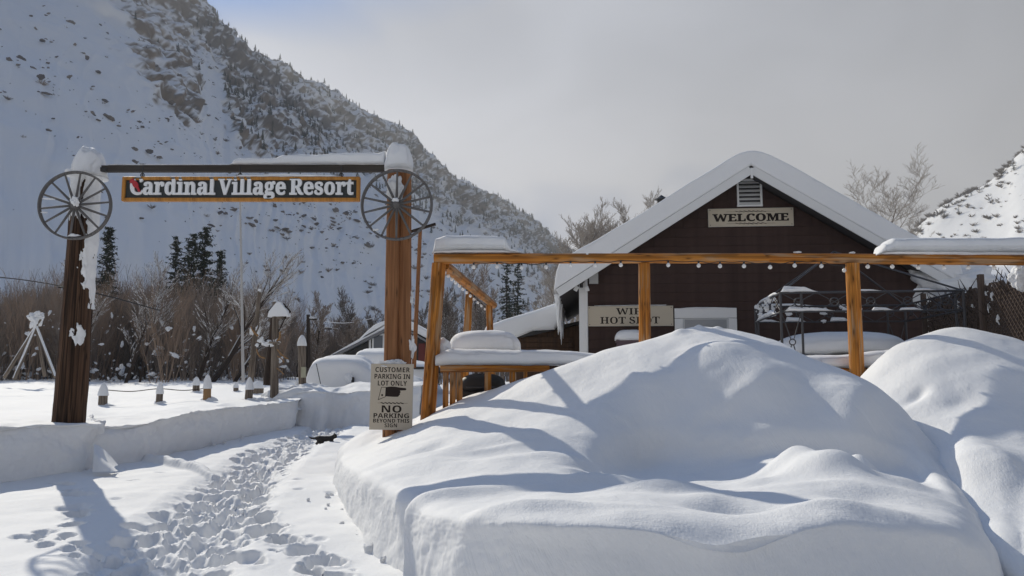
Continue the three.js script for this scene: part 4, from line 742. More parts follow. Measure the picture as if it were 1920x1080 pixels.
{ // lean-to behind the house corner
  const d = 25, t = thing('shed', 'low brown shed under a deep slope of snow behind the house corner', 'shed');
  const a = at(903, 628, d), b = at(1075, 575, d), m = at(972, 640, d), ex = (pts, dep, bev) => { const g = new THREE.ExtrudeGeometry(new THREE.Shape(pts.map((p) => new THREE.Vector2(p[0], p[1]))), { depth: dep, bevelEnabled: bev > 0, bevelSize: bev, bevelThickness: bev, bevelSegments: 4, bevelOffset: -bev }); g.translate(0, 0, -d - dep); return boxUV(g); };
  const px = (x, y) => { const p = at(x, y, d); return [p.x, p.y]; };
  part('snow', ex([px(904, 628), px(912, 612), px(945, 599), px(1000, 583), px(1040, 569), px(1052, 572), px(1054, 600), px(1040, 618), px(1000, 620), px(966, 634), px(940, 634)], 6, 0.15), M.snow, t);
  part('roof', ex([px(935, 634), px(1000, 621), px(1090, 601), px(1090, 606), px(1000, 628), px(938, 640)], 5.7, 0), M.dark, t);
  const w = ex([px(968, 634), px(1090, 608), px(1090, 720), px(968, 720)], 5, 0); w.translate(0, 0, -0.3); part('wall', w, M.tanWoodDark || (M.tanWoodDark = woodMat([0.11, 0.06, 0.035], [0.05, 0.03, 0.02], { seed: 15, knots: 1 })), t);
  const y0 = at(1000, 648, d).y; for (let i = 0; i < 6; i++) { const p = at(968, 648, d - 0.0); part('board', box(V((p.x + b.x) / 2, y0 - 0.55 + i * 0.17 - 0.1, -d - 0.27), b.x - p.x, 0.16, 0.05), M.tanWoodDark, t); }
}
// ---------------------------------------------------------------- metal gazebo and lattice fence
{
  const t = thing('metal_gazebo', 'dark iron gazebo frame with snow lying on its ornamented top bands', 'gazebo');
  const yT = at(1463, 549, 15).y, yM = yT - 0.36, FLc = at(1463, 549, 15), FR = at(1806, 549, 14.6), BL = at(1416, 577, 18.2), BR = V(FR.x + (BL.x - FLc.x), yT, FR.z + (BL.z - FLc.z));
  for (const p of [FLc, FR, BL, BR]) p.y = yT;
  const dn = (p, y) => V(p.x, y, p.z), corners = [FLc, FR, BR, BL];
  const apex = V((FLc.x + BR.x) / 2 - 0.25, yT + 1.0, (FLc.z + BR.z) / 2);
  for (let i = 0; i < 4; i++) {
    const a = corners[i], b = corners[(i + 1) % 4], n = i % 2 ? 4 : 5;
    part('top_rail', bar(a, b, 0.022, 0.022, 8), M.steel, t); part('lower_rail', bar(dn(a, yM), dn(b, yM), 0.018, 0.018, 8), M.steel, t);
    const dir = b.clone().sub(a).normalize(), lk = (f, y) => V(lerp(a.x, b.x, f), y, lerp(a.z, b.z, f));
    for (let j = 0; j < n; j++) {                            // crossed bars with a ring at the crossing
      const f0 = j / n, f1 = (j + 1) / n, fm = (f0 + f1) / 2, g = [bar(lk(f0, yT), lk(f1, yM), 0.009, 0.009, 6), bar(lk(f0, yM), lk(f1, yT), 0.009, 0.009, 6)];
      const r = new THREE.TorusGeometry(0.075, 0.012, 6, 20); r.rotateY(Math.atan2(-dir.z, dir.x)); const c = lk(fm, (yT + yM) / 2); r.translate(c.x, c.y, c.z); g.push(r);
      part('ornament', g, M.steel, t);
    }
    part('roof_rod', bar(a, apex, 0.018, 0.018, 8), M.steel, t);
    part('post', bar(dn(a, 0.5), a, 0.026, 0.026, 8), M.steel, t);
    const s = i < 2 ? 1 : -1, along = (i % 2 ? -1 : 1), q = a.clone().addScaledVector(dir, 0.38); part('post', bar(dn(q, 0.5), dn(q, yT), 0.024, 0.024, 8), M.steel, t);
    const m = (f, y) => { const p = a.clone().addScaledVector(dir, 0.38 * f); p.y = y; return p; };
    const ring2 = new THREE.TorusGeometry(0.055, 0.011, 6, 20); ring2.rotateY(Math.atan2(-dir.z, dir.x)); const rc = m(0.5, 2.33); ring2.translate(rc.x, rc.y, rc.z);
    part('scroll', [ring2, bar(m(0.06, yM - 0.05), m(0.42, 2.39), 0.009), bar(m(0.94, yM - 0.05), m(0.58, 2.39), 0.009), bar(m(0.45, 2.28), m(0.1, 1.7), 0.01), bar(m(0.55, 2.28), m(0.9, 1.7), 0.01)], M.steel, t);
  }
  const R = rng(31), sn = [];
  const ledge = (a, b, y, f0, f1, w, h, k) => { const P2 = (f) => V(lerp(a.x, b.x, f), y, lerp(a.z, b.z, f)); part('snow', loaf([[P2(f0), 0.012, 0.004], [P2(lerp(f0, f1, 0.12)), w, h], [P2(lerp(f0, f1, 0.6)), w, h * 0.9], [P2(f1), 0.012, 0.004]], { seed: k, rough: 0.3, steps: 30 }), M.snow, t); };
  ledge(FLc, FR, yT + 0.015, 0.0, 0.21, 0.05, 0.09, 1); ledge(FLc, FR, yT + 0.015, 0.40, 0.56, 0.05, 0.035, 2); ledge(FLc, FR, yT + 0.015, 0.73, 0.86, 0.05, 0.04, 3);
  ledge(FLc, FR, yM + 0.012, 0.02, 0.3, 0.06, 0.075, 4); ledge(FLc, FR, yM + 0.012, 0.5, 0.62, 0.05, 0.05, 5); ledge(FLc, FR, yM + 0.012, 0.65, 0.78, 0.06, 0.05, 6);
  ledge(FLc, BL, yT + 0.015, 0.1, 0.95, 0.045, 0.06, 7); ledge(FLc, BL, yM + 0.012, 0.2, 1.0, 0.06, 0.09, 8);
  ledge(BL, BR, yT + 0.015, 0.02, 0.4, 0.06, 0.05, 9); ledge(BL, BR, yM + 0.012, 0.0, 0.16, 0.1, 0.06, 10); ledge(BL, BR, yM + 0.012, 0.2, 0.34, 0.1, 0.1, 11); ledge(BL, BR, yM + 0.012, 0.5, 0.64, 0.1, 0.09, 12);
  const bl = []; for (let i = 0; i < 16; i++) { const f = R(), e = R() < 0.5 ? [FLc, BL] : [BL, BR], p = V(lerp(e[0].x, e[1].x, f * (e[0] === BL ? 0.7 : 1)), lerp(yM, yT, R()), lerp(e[0].z, e[1].z, f * (e[0] === BL ? 0.7 : 1))); bl.push(blob(p, 0.05 + 0.06 * R(), 0.03 + 0.04 * R(), 0.03, i, 0.6, 1)); }
  part('snow', bl, M.snow, t);
}
{
  const a = at(1738, 563, 17.2), b = at(2010, 480, 11.4), t = thing('lattice_fence', 'dark brown crisscross lattice fence rising beside the metal gazebo', 'fence');
  const H = 2.3, L = Math.hypot(b.x - a.x, b.z - a.z), dir = V((b.x - a.x) / L, 0, (b.z - a.z) / L), nrm = V(-dir.z, 0, dir.x), topY = (s) => lerp(a.y, b.y, s / L), W = (s, y, o) => V(a.x + dir.x * s + nrm.x * o, y, a.z + dir.z * s + nrm.z * o);
  const R = rng(8), yb = 0.9, g = [[], []];
  for (const k of [0, 1]) for (let s = -H; s < L + H; s += 0.125) {
    const h = H + 0.02 + R() * 0.16; let s0 = s, s1 = s + (k ? -h : h), y0 = yb, y1 = yb + h;
    const cut = (sv, yv, se, ye) => { if (sv < 0) { const f = (0 - sv) / (se - sv); return [0, lerp(yv, ye, f)]; } if (sv > L) { const f = (L - sv) / (se - sv); return [L, lerp(yv, ye, f)]; } return [sv, yv]; };
    if ((s0 < 0 && s1 < 0) || (s0 > L && s1 > L)) continue;
    const [p0, q0] = cut(s0, y0, s1, y1), [p1, q1] = cut(s1, y1, s0, y0), off = k ? 0.008 : -0.008, ty = topY((p0 + p1) / 2) + 0.06 * R();
    if (Math.abs(p1 - p0) < 0.06) continue;
    const f = clamp((ty - q0) / (q1 - q0)); 
    g[k].push(plank(W(p0, q0, off), W(lerp(p0, p1, f), lerp(q0, q1, f), off), 0.012, 0.052, nrm, 0.003));
  }
  M.lattice = woodMat([0.15, 0.11, 0.09], [0.07, 0.052, 0.042], { seed: 16, knots: 0, rough: 0.85 });
  for (const k of [0, 1]) { const m = part('lattice', g[k], M.lattice, t); m.userData.kind = 'stuff'; }
  for (const f of [0, 0.5, 1]) part('post', box(W(L * f, (yb - 0.4 + topY(L * f)) / 2 + 0.05, 0.07), 0.09, topY(L * f) - yb + 0.6, 0.09), M.lattice, t);
  const tw = []; for (let i = 0; i < 150; i++) { const s = R() * L, y = topY(s) - R() * R() * 1.8, p = W(s, y, 0.04); tw.push(bar(p, V(p.x + (R() - 0.5) * 0.3, y + 0.1 + R() * 0.16, p.z + (R() - 0.5) * 0.2), 0.012, 0.004, 4)); }
  const vm = part('vine', tw, M.barkDark, t); vm.userData.kind = 'stuff';
  const sb = []; for (let i = 0; i < 7; i++) { const s = R() * L * 0.8, y = topY(s) - 0.05 - R() * 0.7, p = W(s, y, 0.02); sb.push(blob(p, 0.03, 0.03 + 0.07 * R(), 0.02, i, 0.8, 2)); }
  const e = at(1915, 520, 12.6); sb.push(blob(e, 0.16, 0.2, 0.14, 20, 0.3));
  part('snow', sb, M.snow, t);
}

// ---------------------------------------------------------------- yard beyond the bank
const caster = new THREE.Raycaster(), floors = scene.children.filter((o) => ['snow_field', 'snow_bank', 'snow_bank_001', 'snow_bank_002'].includes(o.name));
scene.updateMatrixWorld(true);
function settle(p) { caster.set(V(p.x, 6, p.z), V(0, -1, 0)); const h = caster.intersectObjects(floors, false)[0]; return V(p.x, h ? h.point.y : p.y, p.z); }
{ // pickets
  function picket(px, py, d, hpx, wpx, label, mat, lean = 0) {
    const p = settle(at(px, py, d)), s = d / FL, h = hpx * s, r = wpx * s / 2, t = thing('picket', label, 'picket', p, 0, 'snow capped pickets on the snowbank');
    const cut = h * 0.46, a = V(0, -0.35, 0), b = V(lean, cut, 0);
    part('stake', log(a, b, r * 1.0, r * 0.92, px * 0.1, 0.06, 14, 10), mat, t);
    const pr = [[1.05, 0], [1.12, 0.06], [1.02, 0.25], [0.8, 0.6], [0.45, 0.88], [0.16, 0.98], [0.001, 1]].map(([x, y]) => new THREE.Vector2(x * r, y * (h - cut)));
    const cap = new THREE.LatheGeometry(pr, 18), q = cap.attributes.position; for (let i = 0; i < q.count; i++) { const k = 1 + 0.12 * N3(q.getX(i) * 9 + px, q.getY(i) * 6, q.getZ(i) * 9); q.setXYZ(i, q.getX(i) * k + lean, q.getY(i) + cut - 0.02, q.getZ(i) * k); } cap.computeVertexNormals();
    part('snow_skirt', dome(V(0.06, -0.05, -0.06), r * 2.4, r * 2.2, 0.1 + 0.1 * Math.abs(N3(px, 1, 2)), { n: 1.6, seed: px, rough: 0.3, lean: -0.05 }), M.snow, t);
    part('snow', cap, M.snow, t);
    return t;
  }
  picket(193, 752, 20.2, 44, 17, 'grey picket with a pointed snow cap closest to the dark gate log', M.greyWood);
  picket(298, 745, 21, 42, 13, 'lone slim picket standing clear in the bright snow between two others', M.greyWood, 0.02);
  picket(368, 724, 28, 30, 13, 'small distant picket just behind the tan picket', M.greyWood);
  picket(388, 746, 21.5, 50, 15, 'tan brown picket, warmest coloured of the snow capped row', M.tanWood);
  picket(465, 741, 22.2, 44, 15, 'picket leaning by the foot of the birdhouse pole with a tapering snow cap', M.greyWood, 0.03);
  picket(484, 716, 27, 26, 22, 'broad low picket almost swallowed by its rounded snow cap', M.greyWood);
  picket(443, 712, 29, 17, 10, 'tiny far picket at the foot of the pale flagpole', M.greyWood);
  picket(556, 726, 24, 34, 9, 'thin picket showing only a dark foot under drifted snow', M.greyWood);
  // rope buried between the pickets
  const t = thing('rope', 'thin rope strung low over the snow between the first pickets', 'rope');
  part('strand', new THREE.TubeGeometry(new THREE.CatmullRomCurve3([at(195, 731, 20.2), at(245, 734, 20.6), at(298, 729, 21), at(345, 732, 21.2), at(388, 728, 21.5)]), 40, 0.012, 5), M.barkDark, t);
}
{ // drifts round the poles
  const t = [[540, 738, 22.8, 0.9, 0.45], [575, 728, 24, 0.8, 0.35], [500, 738, 22.6, 0.5, 0.2]];
  t.forEach(([x, y, d, w, h], i) => { const p = settle(at(x, y, d)); p.y -= 0.08; struct('snow_drift', dome(p, w, 0.5, h, { n: 2, seed: 30 + i, rough: 0.25, lean: 0.2 }), M.snow, ['drift heaped between the birdhouse pole and the capped post', 'drift banked against the foot of the capped wooden post', 'small drift round the foot of the birdhouse pole'][i], 'snow'); });
}
{
  const t = thing('birdhouse_pole', 'two leaning weathered poles carrying a snowy birdhouse and a carved arm', 'pole'), d = 22.4;
  part('pole', log(at(514, 752, d), at(517, 566, d), 0.12, 0.085, 31, 0.08, 16, 30), M.greyWood, t);
  part('pole', log(at(500, 722, d + 0.5), at(514, 585, d + 0.4), 0.10, 0.08, 32, 0.08, 14, 30), M.barkDark, t);
  const c = at(521, 583, d - 0.05), hs = part('birdhouse', box(V(c.x, c.y - 0.12, c.z - 0.12), 0.28, 0.2, 0.26), M.greyWood, t);
  for (const s of [-1, 1]) part('roof', plank(V(c.x, c.y + 0.12, c.z - 0.12), V(c.x + s * 0.22, c.y - 0.13, c.z - 0.12), 0.34, 0.03, V(0, 0, 1)), M.barkDark, hs);
  const rs = new THREE.Shape([[-0.27, -0.16], [0.30, -0.14], [0.27, 0.0], [0.08, 0.22], [-0.02, 0.26], [-0.10, 0.16], [-0.24, -0.02]].map(([x, y]) => new THREE.Vector2(x, y))); const rg = new THREE.ExtrudeGeometry(rs, { depth: 0.24, bevelEnabled: true, bevelSize: 0.03, bevelThickness: 0.04, bevelSegments: 3, bevelOffset: -0.02 }); rg.translate(c.x, c.y + 0.0, c.z - 0.02 - 0.2); part('snow', [boxUV(rg), dome(at(516, 569, d), 0.06, 0.06, 0.12, { n: 2 })], M.snow, hs);
  part('brace', [bar(at(522, 622, d), at(535, 595, d), 0.018), bar(at(535, 598, d), at(535, 574, d), 0.03)], M.barkDark, t);
  const arm = part('arm', plank(at(481, 641, d + 0.1), at(523, 643, d - 0.1), 0.06, 0.16, V(0, 0, 1)), M.greyWood, t);
  const R = rng(4), sb = []; for (let i = 0; i < 14; i++) sb.push(blob(at(482 + i * 3, 636 + R() * 12, d - 0.06), 0.05, 0.03 + 0.05 * R(), 0.04, i, 0.6, 1)); part('snow', sb, M.snow, arm);
  const tw = (pts, r) => new THREE.TubeGeometry(new THREE.CatmullRomCurve3(pts.map(([x, y]) => at(x, y, d - 0.1))), 16, r, 6);
  part('antler', [tw([[520, 655], [527, 664], [535, 670], [541, 673]], 0.02), tw([[520, 668], [527, 672], [533, 680]], 0.016), tw([[519, 640], [524, 634], [525, 622]], 0.03), tw([[484, 630], [476, 622], [471, 612]], 0.03), tw([[481, 655], [486, 667], [497, 672]], 0.02), tw([[519, 690], [526, 696], [532, 702]], 0.016)], M.tanWood, t);
  const t2 = thing('bare_pole', 'slim leaning barkless pole with broken side branches beside the birdhouse pole', 'pole'), d2 = 23.2;
  part('pole', log(at(470, 716, d2), at(487, 546, d2), 0.09, 0.05, 33, 0.1, 14, 30), M.greyWood, t2);
  part('branch', [tw([[474, 618], [473, 610], [477, 600]], 0.03), tw([[479, 625], [485, 612], [484, 606]], 0.025), tw([[475, 672], [468, 676], [466, 680]], 0.018)], M.greyWood, t2);
  part('snow', [blob(at(487, 546, d2), 0.05, 0.07, 0.05, 3, 0.3, 2), blob(at(472, 620, d2 - 0.1), 0.05, 0.12, 0.05, 4, 0.6, 2), blob(at(484, 620, d2 - 0.1), 0.06, 0.16, 0.05, 5, 0.6, 2)], M.snow, t2);
  const t3 = thing('flagpole', 'tall thin pale flagpole rising behind the hanging name board', 'flagpole'); part('pole', bar(at(456, 716, 26), at(449, 300, 26), 0.05, 0.022, 10), plain(0.42, 0.41, 0.40, 0.5), t3); part('finial', new THREE.SphereGeometry(0.04, 12, 8).translate(...at(449, 299, 26).toArray()), plain(0.42, 0.41, 0.4, 0.5), t3);
}
{
  const d = 24.2, t = thing('wooden_post', 'stout mottled post with a bullet shaped snow cap before the buried car', 'post'), a = at(567, 722, d), b = at(566, 648, d);
  part('stake', log(a, b, 0.115, 0.115, 35, 0.05, 18, 20), M.greyWood, t);
  const c = at(571, 698, d); part('box', box(V(c.x, c.y, c.z + 0.11), 0.14, 0.32, 0.06), plain(0.38, 0.37, 0.27, 0.8), t);
  part('snow', dome(V(b.x, b.y - 0.01, b.z), 0.145, 0.145, 0.33, { n: 1.9, seed: 4, rough: 0.05 }), M.snow, t);
}
// smooth shell of snow over a car: a side profile swept back with rounded shoulders
function shell(pts, d, depth, parent) {
  const top = pts.map(([x, y]) => at(x, y, d)), rows = [[0, -0.02, 1], [0, 0.0, 0.55], [0.01, 0.0, 0.3], [0.06, 0.1, 0.1], [0.25, 0.3, 0.01], [0.6, 0.9, 0], [1, 1, 0.05]].map(([f, g, low]) => top.map((p, i) => V(p.x + (g < 0.2 ? 0 : 0), Math.max(0.2, p.y - low * (p.y - 0.5)), p.z + 0.0 - f * depth)));
  rows.push(top.map((p) => V(p.x, 0.2, p.z - depth * 1.05)));
  return part('snow', net(rows.reverse(), 120, 70, (p) => 0.02 * fbm(p.x / 0.6, p.y / 0.6, p.z / 0.6, 3)), M.snow, parent);
}
{ // buried cars
  const d = 25.5, t = thing('parked_car', 'car buried under a smooth shell of snow with only its black mirror showing', 'car');
  shell([[560, 752], [566, 740], [571, 712], [578, 684], [588, 672], [620, 668.5], [652, 669], [672, 674], [695, 690], [735, 700], [775, 712], [792, 728], [796, 742]], d, 1.8, t);
  const c = at(680, 728, d + 0.8); part('body', [box(V(c.x, 0.7, c.z), 2.6, 0.6, 1.3, 0, 0.15)], M.dark, t);
  const m = at(661, 712, d - 0.12); const mir = part('mirror', [box(m, 0.11, 0.17, 0.09, 0, 0.03), bar(V(m.x, m.y, m.z), V(m.x - 0.02, m.y - 0.02, m.z - 0.3), 0.03)], M.dark, t); part('snow', [blob(V(m.x - 0.12, m.y + 0.04, m.z), 0.12, 0.16, 0.1, 5, 0.25, 3)], M.snow, mir);
  part('antenna', bar(at(602, 724, d - 0.2), at(593, 682, d - 0.1), 0.012), M.dark, t);
  const t2 = thing('parked_car', 'second snow covered car showing a low roof between the first car and the gabled cabin', 'car'), d2 = 30.5;
  shell([[655, 715], [660, 676], [664, 662], [676, 656], [720, 656], [735, 660], [742, 672], [790, 682], [797, 694], [800, 716]], d2, 1.8, t2);
  const c2 = at(728, 712, d2 + 0.8); part('body', box(V(c2.x, 0.85, c2.z), 2.5, 0.9, 1.5, 0, 0.15), M.dark, t2); const b2 = at(785, 690, d2 - 0.05); part('bumper', box(V(b2.x, b2.y, b2.z), 0.4, 0.1, 0.12, 0, 0.03), M.dark, t2);
}
{ // gabled cabin
  const d = 37, t = thing('cabin', 'small dark gabled cabin with white trimmed window and snow roof behind the twin logs', 'house');
  const px = (x, y) => { const p = at(x, y, d); return new THREE.Vector2(p.x, p.y); }, ex = (l, dep, bev, z = 0) => { const g = new THREE.ExtrudeGeometry(new THREE.Shape(l.map((q) => px(...q))), { depth: dep, bevelEnabled: bev > 0, bevelSize: bev, bevelThickness: bev, bevelSegments: 4, bevelOffset: -bev }); g.translate(0, 0, -d - dep + z); return boxUV(g); };
  part('wall', ex([[640, 700], [640, 664], [745, 612], [834, 664], [834, 700]], 6, 0, -0.4), plain(0.035, 0.034, 0.036, 0.8), t);
  part('roof', ex([[608, 674], [745, 605], [850, 668], [850, 672], [745, 610], [606, 679]], 6.8, 0), plain(0.2, 0.2, 0.21, 0.7), t);
  part('snow', ex([[612, 671], [672, 638], [690, 620], [703, 609], [745, 592], [775, 604], [850, 650], [856, 664], [745, 605]], 6.8, 0.1, 0.1), M.snow, t);
  const w0 = at(695, 656, d), w1 = at(719, 625, d), wc = V((w0.x + w1.x) / 2, (w0.y + w1.y) / 2, -d - 0.36), ww = w1.x - w0.x, wh = w1.y - w0.y;
  const win = part('window', box(wc, ww - 0.08, wh - 0.08, 0.05), M.glassDark, t);
  part('frame', [box(V(wc.x, wc.y + wh / 2 - 0.04, wc.z), ww, 0.08, 0.1), box(V(wc.x, wc.y - wh / 2 + 0.04, wc.z), ww, 0.08, 0.1), box(V(wc.x - ww / 2 + 0.04, wc.y, wc.z + 0.002), 0.08, wh - 0.08, 0.1), box(V(wc.x + ww / 2 - 0.04, wc.y, wc.z + 0.002), 0.08, wh - 0.08, 0.1)], M.white, win);
  for (const x of [691, 768, 801]) { const a = at(x, 645, d); part('trim', box(V(a.x, a.y - 0.5, -d - 0.36), 0.09, 1.7, 0.07), M.white, t); }
  const rp = at(789, 668, d); part('panel', box(V(rp.x, rp.y - 0.4, -d - 0.35), 0.3, 2, 0.06), plain(0.16, 0.035, 0.03, 0.8), t);
}
{ // poles
  const t = thing('utility_pole', 'thin brown pole with a tilted crossarm rising behind the twin logs', 'utility pole'), d = 19;
  part('pole', bar(at(776, 690, d), at(788, 432, d), 0.055, 0.045, 10), M.redwood, t); part('crossarm', plank(at(752, 440, d), at(817, 420, d), 0.09, 0.06), M.barkDark, t); part('brace', plank(at(770, 446, d + 0.05), at(786, 432, d + 0.05), 0.05, 0.03), M.barkDark, t);
  const t2 = thing('pipe', 'short dark upright pipe edged with clinging snow behind the parking notice', 'pipe'), d2 = 14.5; part('tube', bar(at(767, 690, d2), at(766, 560, d2), 0.032, 0.032, 10), M.dark, t2); part('snow', [blob(at(762, 665, d2), 0.05, 0.14, 0.05, 3, 0.5, 3), blob(at(763, 625, d2), 0.03, 0.12, 0.04, 5, 0.5, 2)], M.snow, t2);
  const tops = [];
  for (const [x, y0, y1, dd, label] of [[578, 690, 590, 60, 'black utility pole standing before the far dark trees, closest of two'], [606, 688, 608, 78, 'farther thin utility pole among the dark trees past the first']]) {
    const u = thing('utility_pole', label, 'utility pole', V(0, 0, 0), 0, 'far utility poles'); part('pole', bar(at(x, y0, dd), at(x, y1, dd), 0.17, 0.13, 8), M.barkDark, u); part('crossarm', plank(at(x - 1, y1 + 8, dd), at(x + 16, y1 + 9, dd), 0.14, 0.14), M.barkDark, u); part('snow', blob(at(x + 7, y1 + 6, dd), 0.35, 0.09, 0.12, x, 0.3, 2), M.snow, u); tops.push(at(x + 4, y1 + 7, dd));
  }
  const w = thing('power_lines', 'frosted power lines running between the far utility poles', 'cables');
  for (const [a, b] of [[at(582, 599, 60), at(700, 597, 72)], [tops[0], tops[1]], [at(610, 614, 78), at(690, 608, 95)]]) part('wire', new THREE.TubeGeometry(new THREE.CatmullRomCurve3([a, a.clone().lerp(b, 0.5).add(V(0, -0.35, 0)), b]), 24, 0.035, 5), M.farSnow, w);
  const tp = thing('pole_tepee', 'tripod of bare poles topped with a lump of snow at the thicket edge', 'tepee'), d3 = 33, ap = at(68, 612, d3);
  [[8, 708], [26, 712], [84, 706], [104, 708]].forEach(([x, y], i) => { const a = at(x, y, d3 + (i % 2 ? -0.6 : 0.6)), e = ap.clone().add(ap.clone().sub(a).multiplyScalar(0.14)); part('pole', bar(a, e, 0.075, 0.045, 8), M.greyWood, tp); const up = (p) => V(p.x, p.y + 0.05, p.z + 0.01); part('snow', bar(up(a), up(e), 0.055, 0.045, 6), M.snow, tp); });
  part('snow_lump', [blob(at(68, 600, d3), 0.2, 0.32, 0.2, 3, 0.6, 3), blob(at(60, 594, d3), 0.16, 0.16, 0.14, 6, 0.6, 3), blob(at(76, 594, d3), 0.14, 0.12, 0.12, 7, 0.6, 3)], M.snow, tp);
  const cab = thing('overhead_cable', 'dark cable crossing the thicket behind the dark gate log', 'cable'); part('wire', new THREE.TubeGeometry(new THREE.CatmullRomCurve3([at(-40, 516, 30), at(60, 527, 30), at(180, 550, 30), at(300, 582, 31)]), 30, 0.022, 5), M.dark, cab);
}

// ---------------------------------------------------------------- trees
M.twig = plain(0.27, 0.215, 0.175, 0.9); M.twigDark = plain(0.15, 0.125, 0.108, 0.9); M.twigGrey = plain(0.24, 0.205, 0.18, 0.9);
M.twigPale = plain(0.40, 0.36, 0.32, 0.9); M.needle = plain(0.028, 0.042, 0.026, 0.9); 
function tri(a, b, r0, r1) { // three sided twig, no caps: positions only
  const d = b.clone().sub(a).normalize(), u = Math.abs(d.y) > 0.9 ? V(1, 0, 0) : V(0, 1, 0), x = new THREE.Vector3().crossVectors(d, u).normalize(), z = new THREE.Vector3().crossVectors(d, x), o = [];
  const q = (p, r, k) => { const an = k / 3 * 2 * Math.PI; return [p.x + (x.x * Math.cos(an) + z.x * Math.sin(an)) * r, p.y + (x.y * Math.cos(an) + z.y * Math.sin(an)) * r, p.z + (x.z * Math.cos(an) + z.z * Math.sin(an)) * r]; };
  for (let k = 0; k < 3; k++) { const A = q(a, r0, k), B = q(a, r0, k + 1), C = q(b, r1, k), D = q(b, r1, k + 1); o.push(...A, ...C, ...B, ...B, ...C, ...D); }
  return o;
}
function soup(pos) { const g = new THREE.BufferGeometry(); g.setAttribute('position', new THREE.Float32BufferAttribute(pos, 3)); g.computeVertexNormals(); g.setAttribute('uv', new THREE.Float32BufferAttribute(new Float32Array(pos.length / 3 * 2), 2)); return g; }
function grow(R, h, o = {}) { // leafless tree: [limb positions, twig positions, snow positions]
  const { lean = 0, spread = 0.5, r0 = h * 0.018, depth = 4, up = 0.35, kids = 5, snow = 0.2, leanZ = 0, rMin = 0.009 } = o, limbs = [], twigs = [], sn = [];
  const walk = (p, dir, len, r, lvl) => {
    const n = lvl === 0 ? 7 : 4; let q = p.clone(), d = dir.clone();
    for (let i = 0; i < n; i++) {
      const e = q.clone().addScaledVector(d, len / n), ra = Math.max(rMin, r * (1 - 0.75 * i / n)), rb = Math.max(rMin * 0.8, r * (1 - 0.75 * (i + 1) / n));
      (lvl < 2 ? limbs : twigs).push(...tri(q, e, ra, rb));
      if (snow && R() < snow && Math.abs(d.y) < 0.93) { const s = V(0, ra * 0.9, 0); sn.push(...tri(q.clone().add(s), e.clone().add(s), ra * 0.8 + 0.006, rb * 0.8 + 0.004)); }
      if (lvl < depth && (lvl > 0 || i > 1)) { const c = lvl === 0 ? kids / 2 : 1.7; for (let k = 0; k < c; k++) if (R() < 0.85) { const a = R() * 6.283, s = spread * (0.6 + 0.7 * R()), nd = d.clone().add(V(Math.cos(a) * s, up * 0.6 * R(), Math.sin(a) * s)).normalize(); walk(q.clone().lerp(e, R()), nd, len * (lvl === 0 ? 0.28 + 0.22 * R() : 0.42 + 0.22 * R()) * (1 - 0.35 * i / n), rb * 0.55, lvl + 1); } }
      q = e; d.add(V((R() - 0.5) * 0.22, up * 0.12, (R() - 0.5) * 0.22)).normalize();
    }
  };
  walk(V(0, -0.3, 0), V(lean, 1, leanZ).normalize(), h * 0.92, r0, 0); return [limbs, twigs, sn];
}
function bareTree(name, label, p, h, seed, o = {}, group) {
  const t = thing(name, label, o.cat || 'bare tree', p, 0, group), [l, w, s] = grow(rng(seed), h, o);
  part('trunk', soup(l), o.mat || M.barkDark, t); part('twigs', soup(w), o.tmat || M.twig, t); if (s.length) part('snow', soup(s), M.farSnow, t).userData.kind = 'stuff'; return t;
}
function conifer(R, h, o = {}) { // [trunk, needles, snow]
  const { w = 0.2, gap = 0.15, snow = 0.15, dens = 1 } = o, tr = [], nd = [], sn = []; tr.push(...tri(V(0, -0.3, 0), V(0, h, 0), h * 0.016, 0.01));
  const tuft = (p, s, arr) => { for (let k = 0; k < 5; k++) { const a = V(R() - 0.5, (R() - 0.6) * 0.8, R() - 0.5).multiplyScalar(s * 2), b = V(R() - 0.5, (R() - 0.5) * 0.6, R() - 0.5).multiplyScalar(s * 1.2); arr.push(p.x, p.y, p.z, p.x + a.x, p.y + a.y, p.z + a.z, p.x + b.x, p.y + b.y, p.z + b.z); } };
  for (let y = h * 0.1; y < h * 0.99; y += h * 0.03 / dens) {
    const f = y / h, rad = h * w * Math.pow(1 - f, 0.85) * (0.65 + 0.5 * R()) + 0.02 * h, n = 4 + Math.floor(4 * (1 - f));
    for (let i = 0; i < n; i++) {
      if (R() < gap) continue;
      const a = R() * 6.283, L = rad * (0.6 + 0.5 * R()), e = V(Math.cos(a) * L, y + L * (f > 0.7 ? 0.25 : -0.12 + 0.2 * (R() - 0.5)) , Math.sin(a) * L); tr.push(...tri(V(0, y, 0), e, h * 0.003, h * 0.001));
      const m = Math.max(3, Math.round(L / (h * 0.022))); for (let k = 1; k <= m; k++) { const p = V(0, y, 0).lerp(e, k / m); tuft(p, h * 0.027 * (1.2 - 0.4 * k / m), nd); if (R() < snow) tuft(p.clone().add(V(0, h * 0.01, 0)), h * 0.014, sn); }
    }
  }
  return [tr, nd, sn];
}
function coniferTree(label, p, h, seed, o = {}, group) { const t = thing(o.name || 'conifer', label, 'conifer', p, 0, group), [a, b, c] = conifer(rng(seed), h, o); part('trunk', soup(a), M.barkDark, t); part('crown', soup(b), o.mat || M.needle, t); if (c.length) part('snow', soup(c), M.farSnow, t).userData.kind = 'stuff'; return t; }
const H1 = (px0, d) => (px0 * d) / FL;
const F = (px, d, y = 1.2) => { const p = at(px, 700, d); p.y = y; return p; };
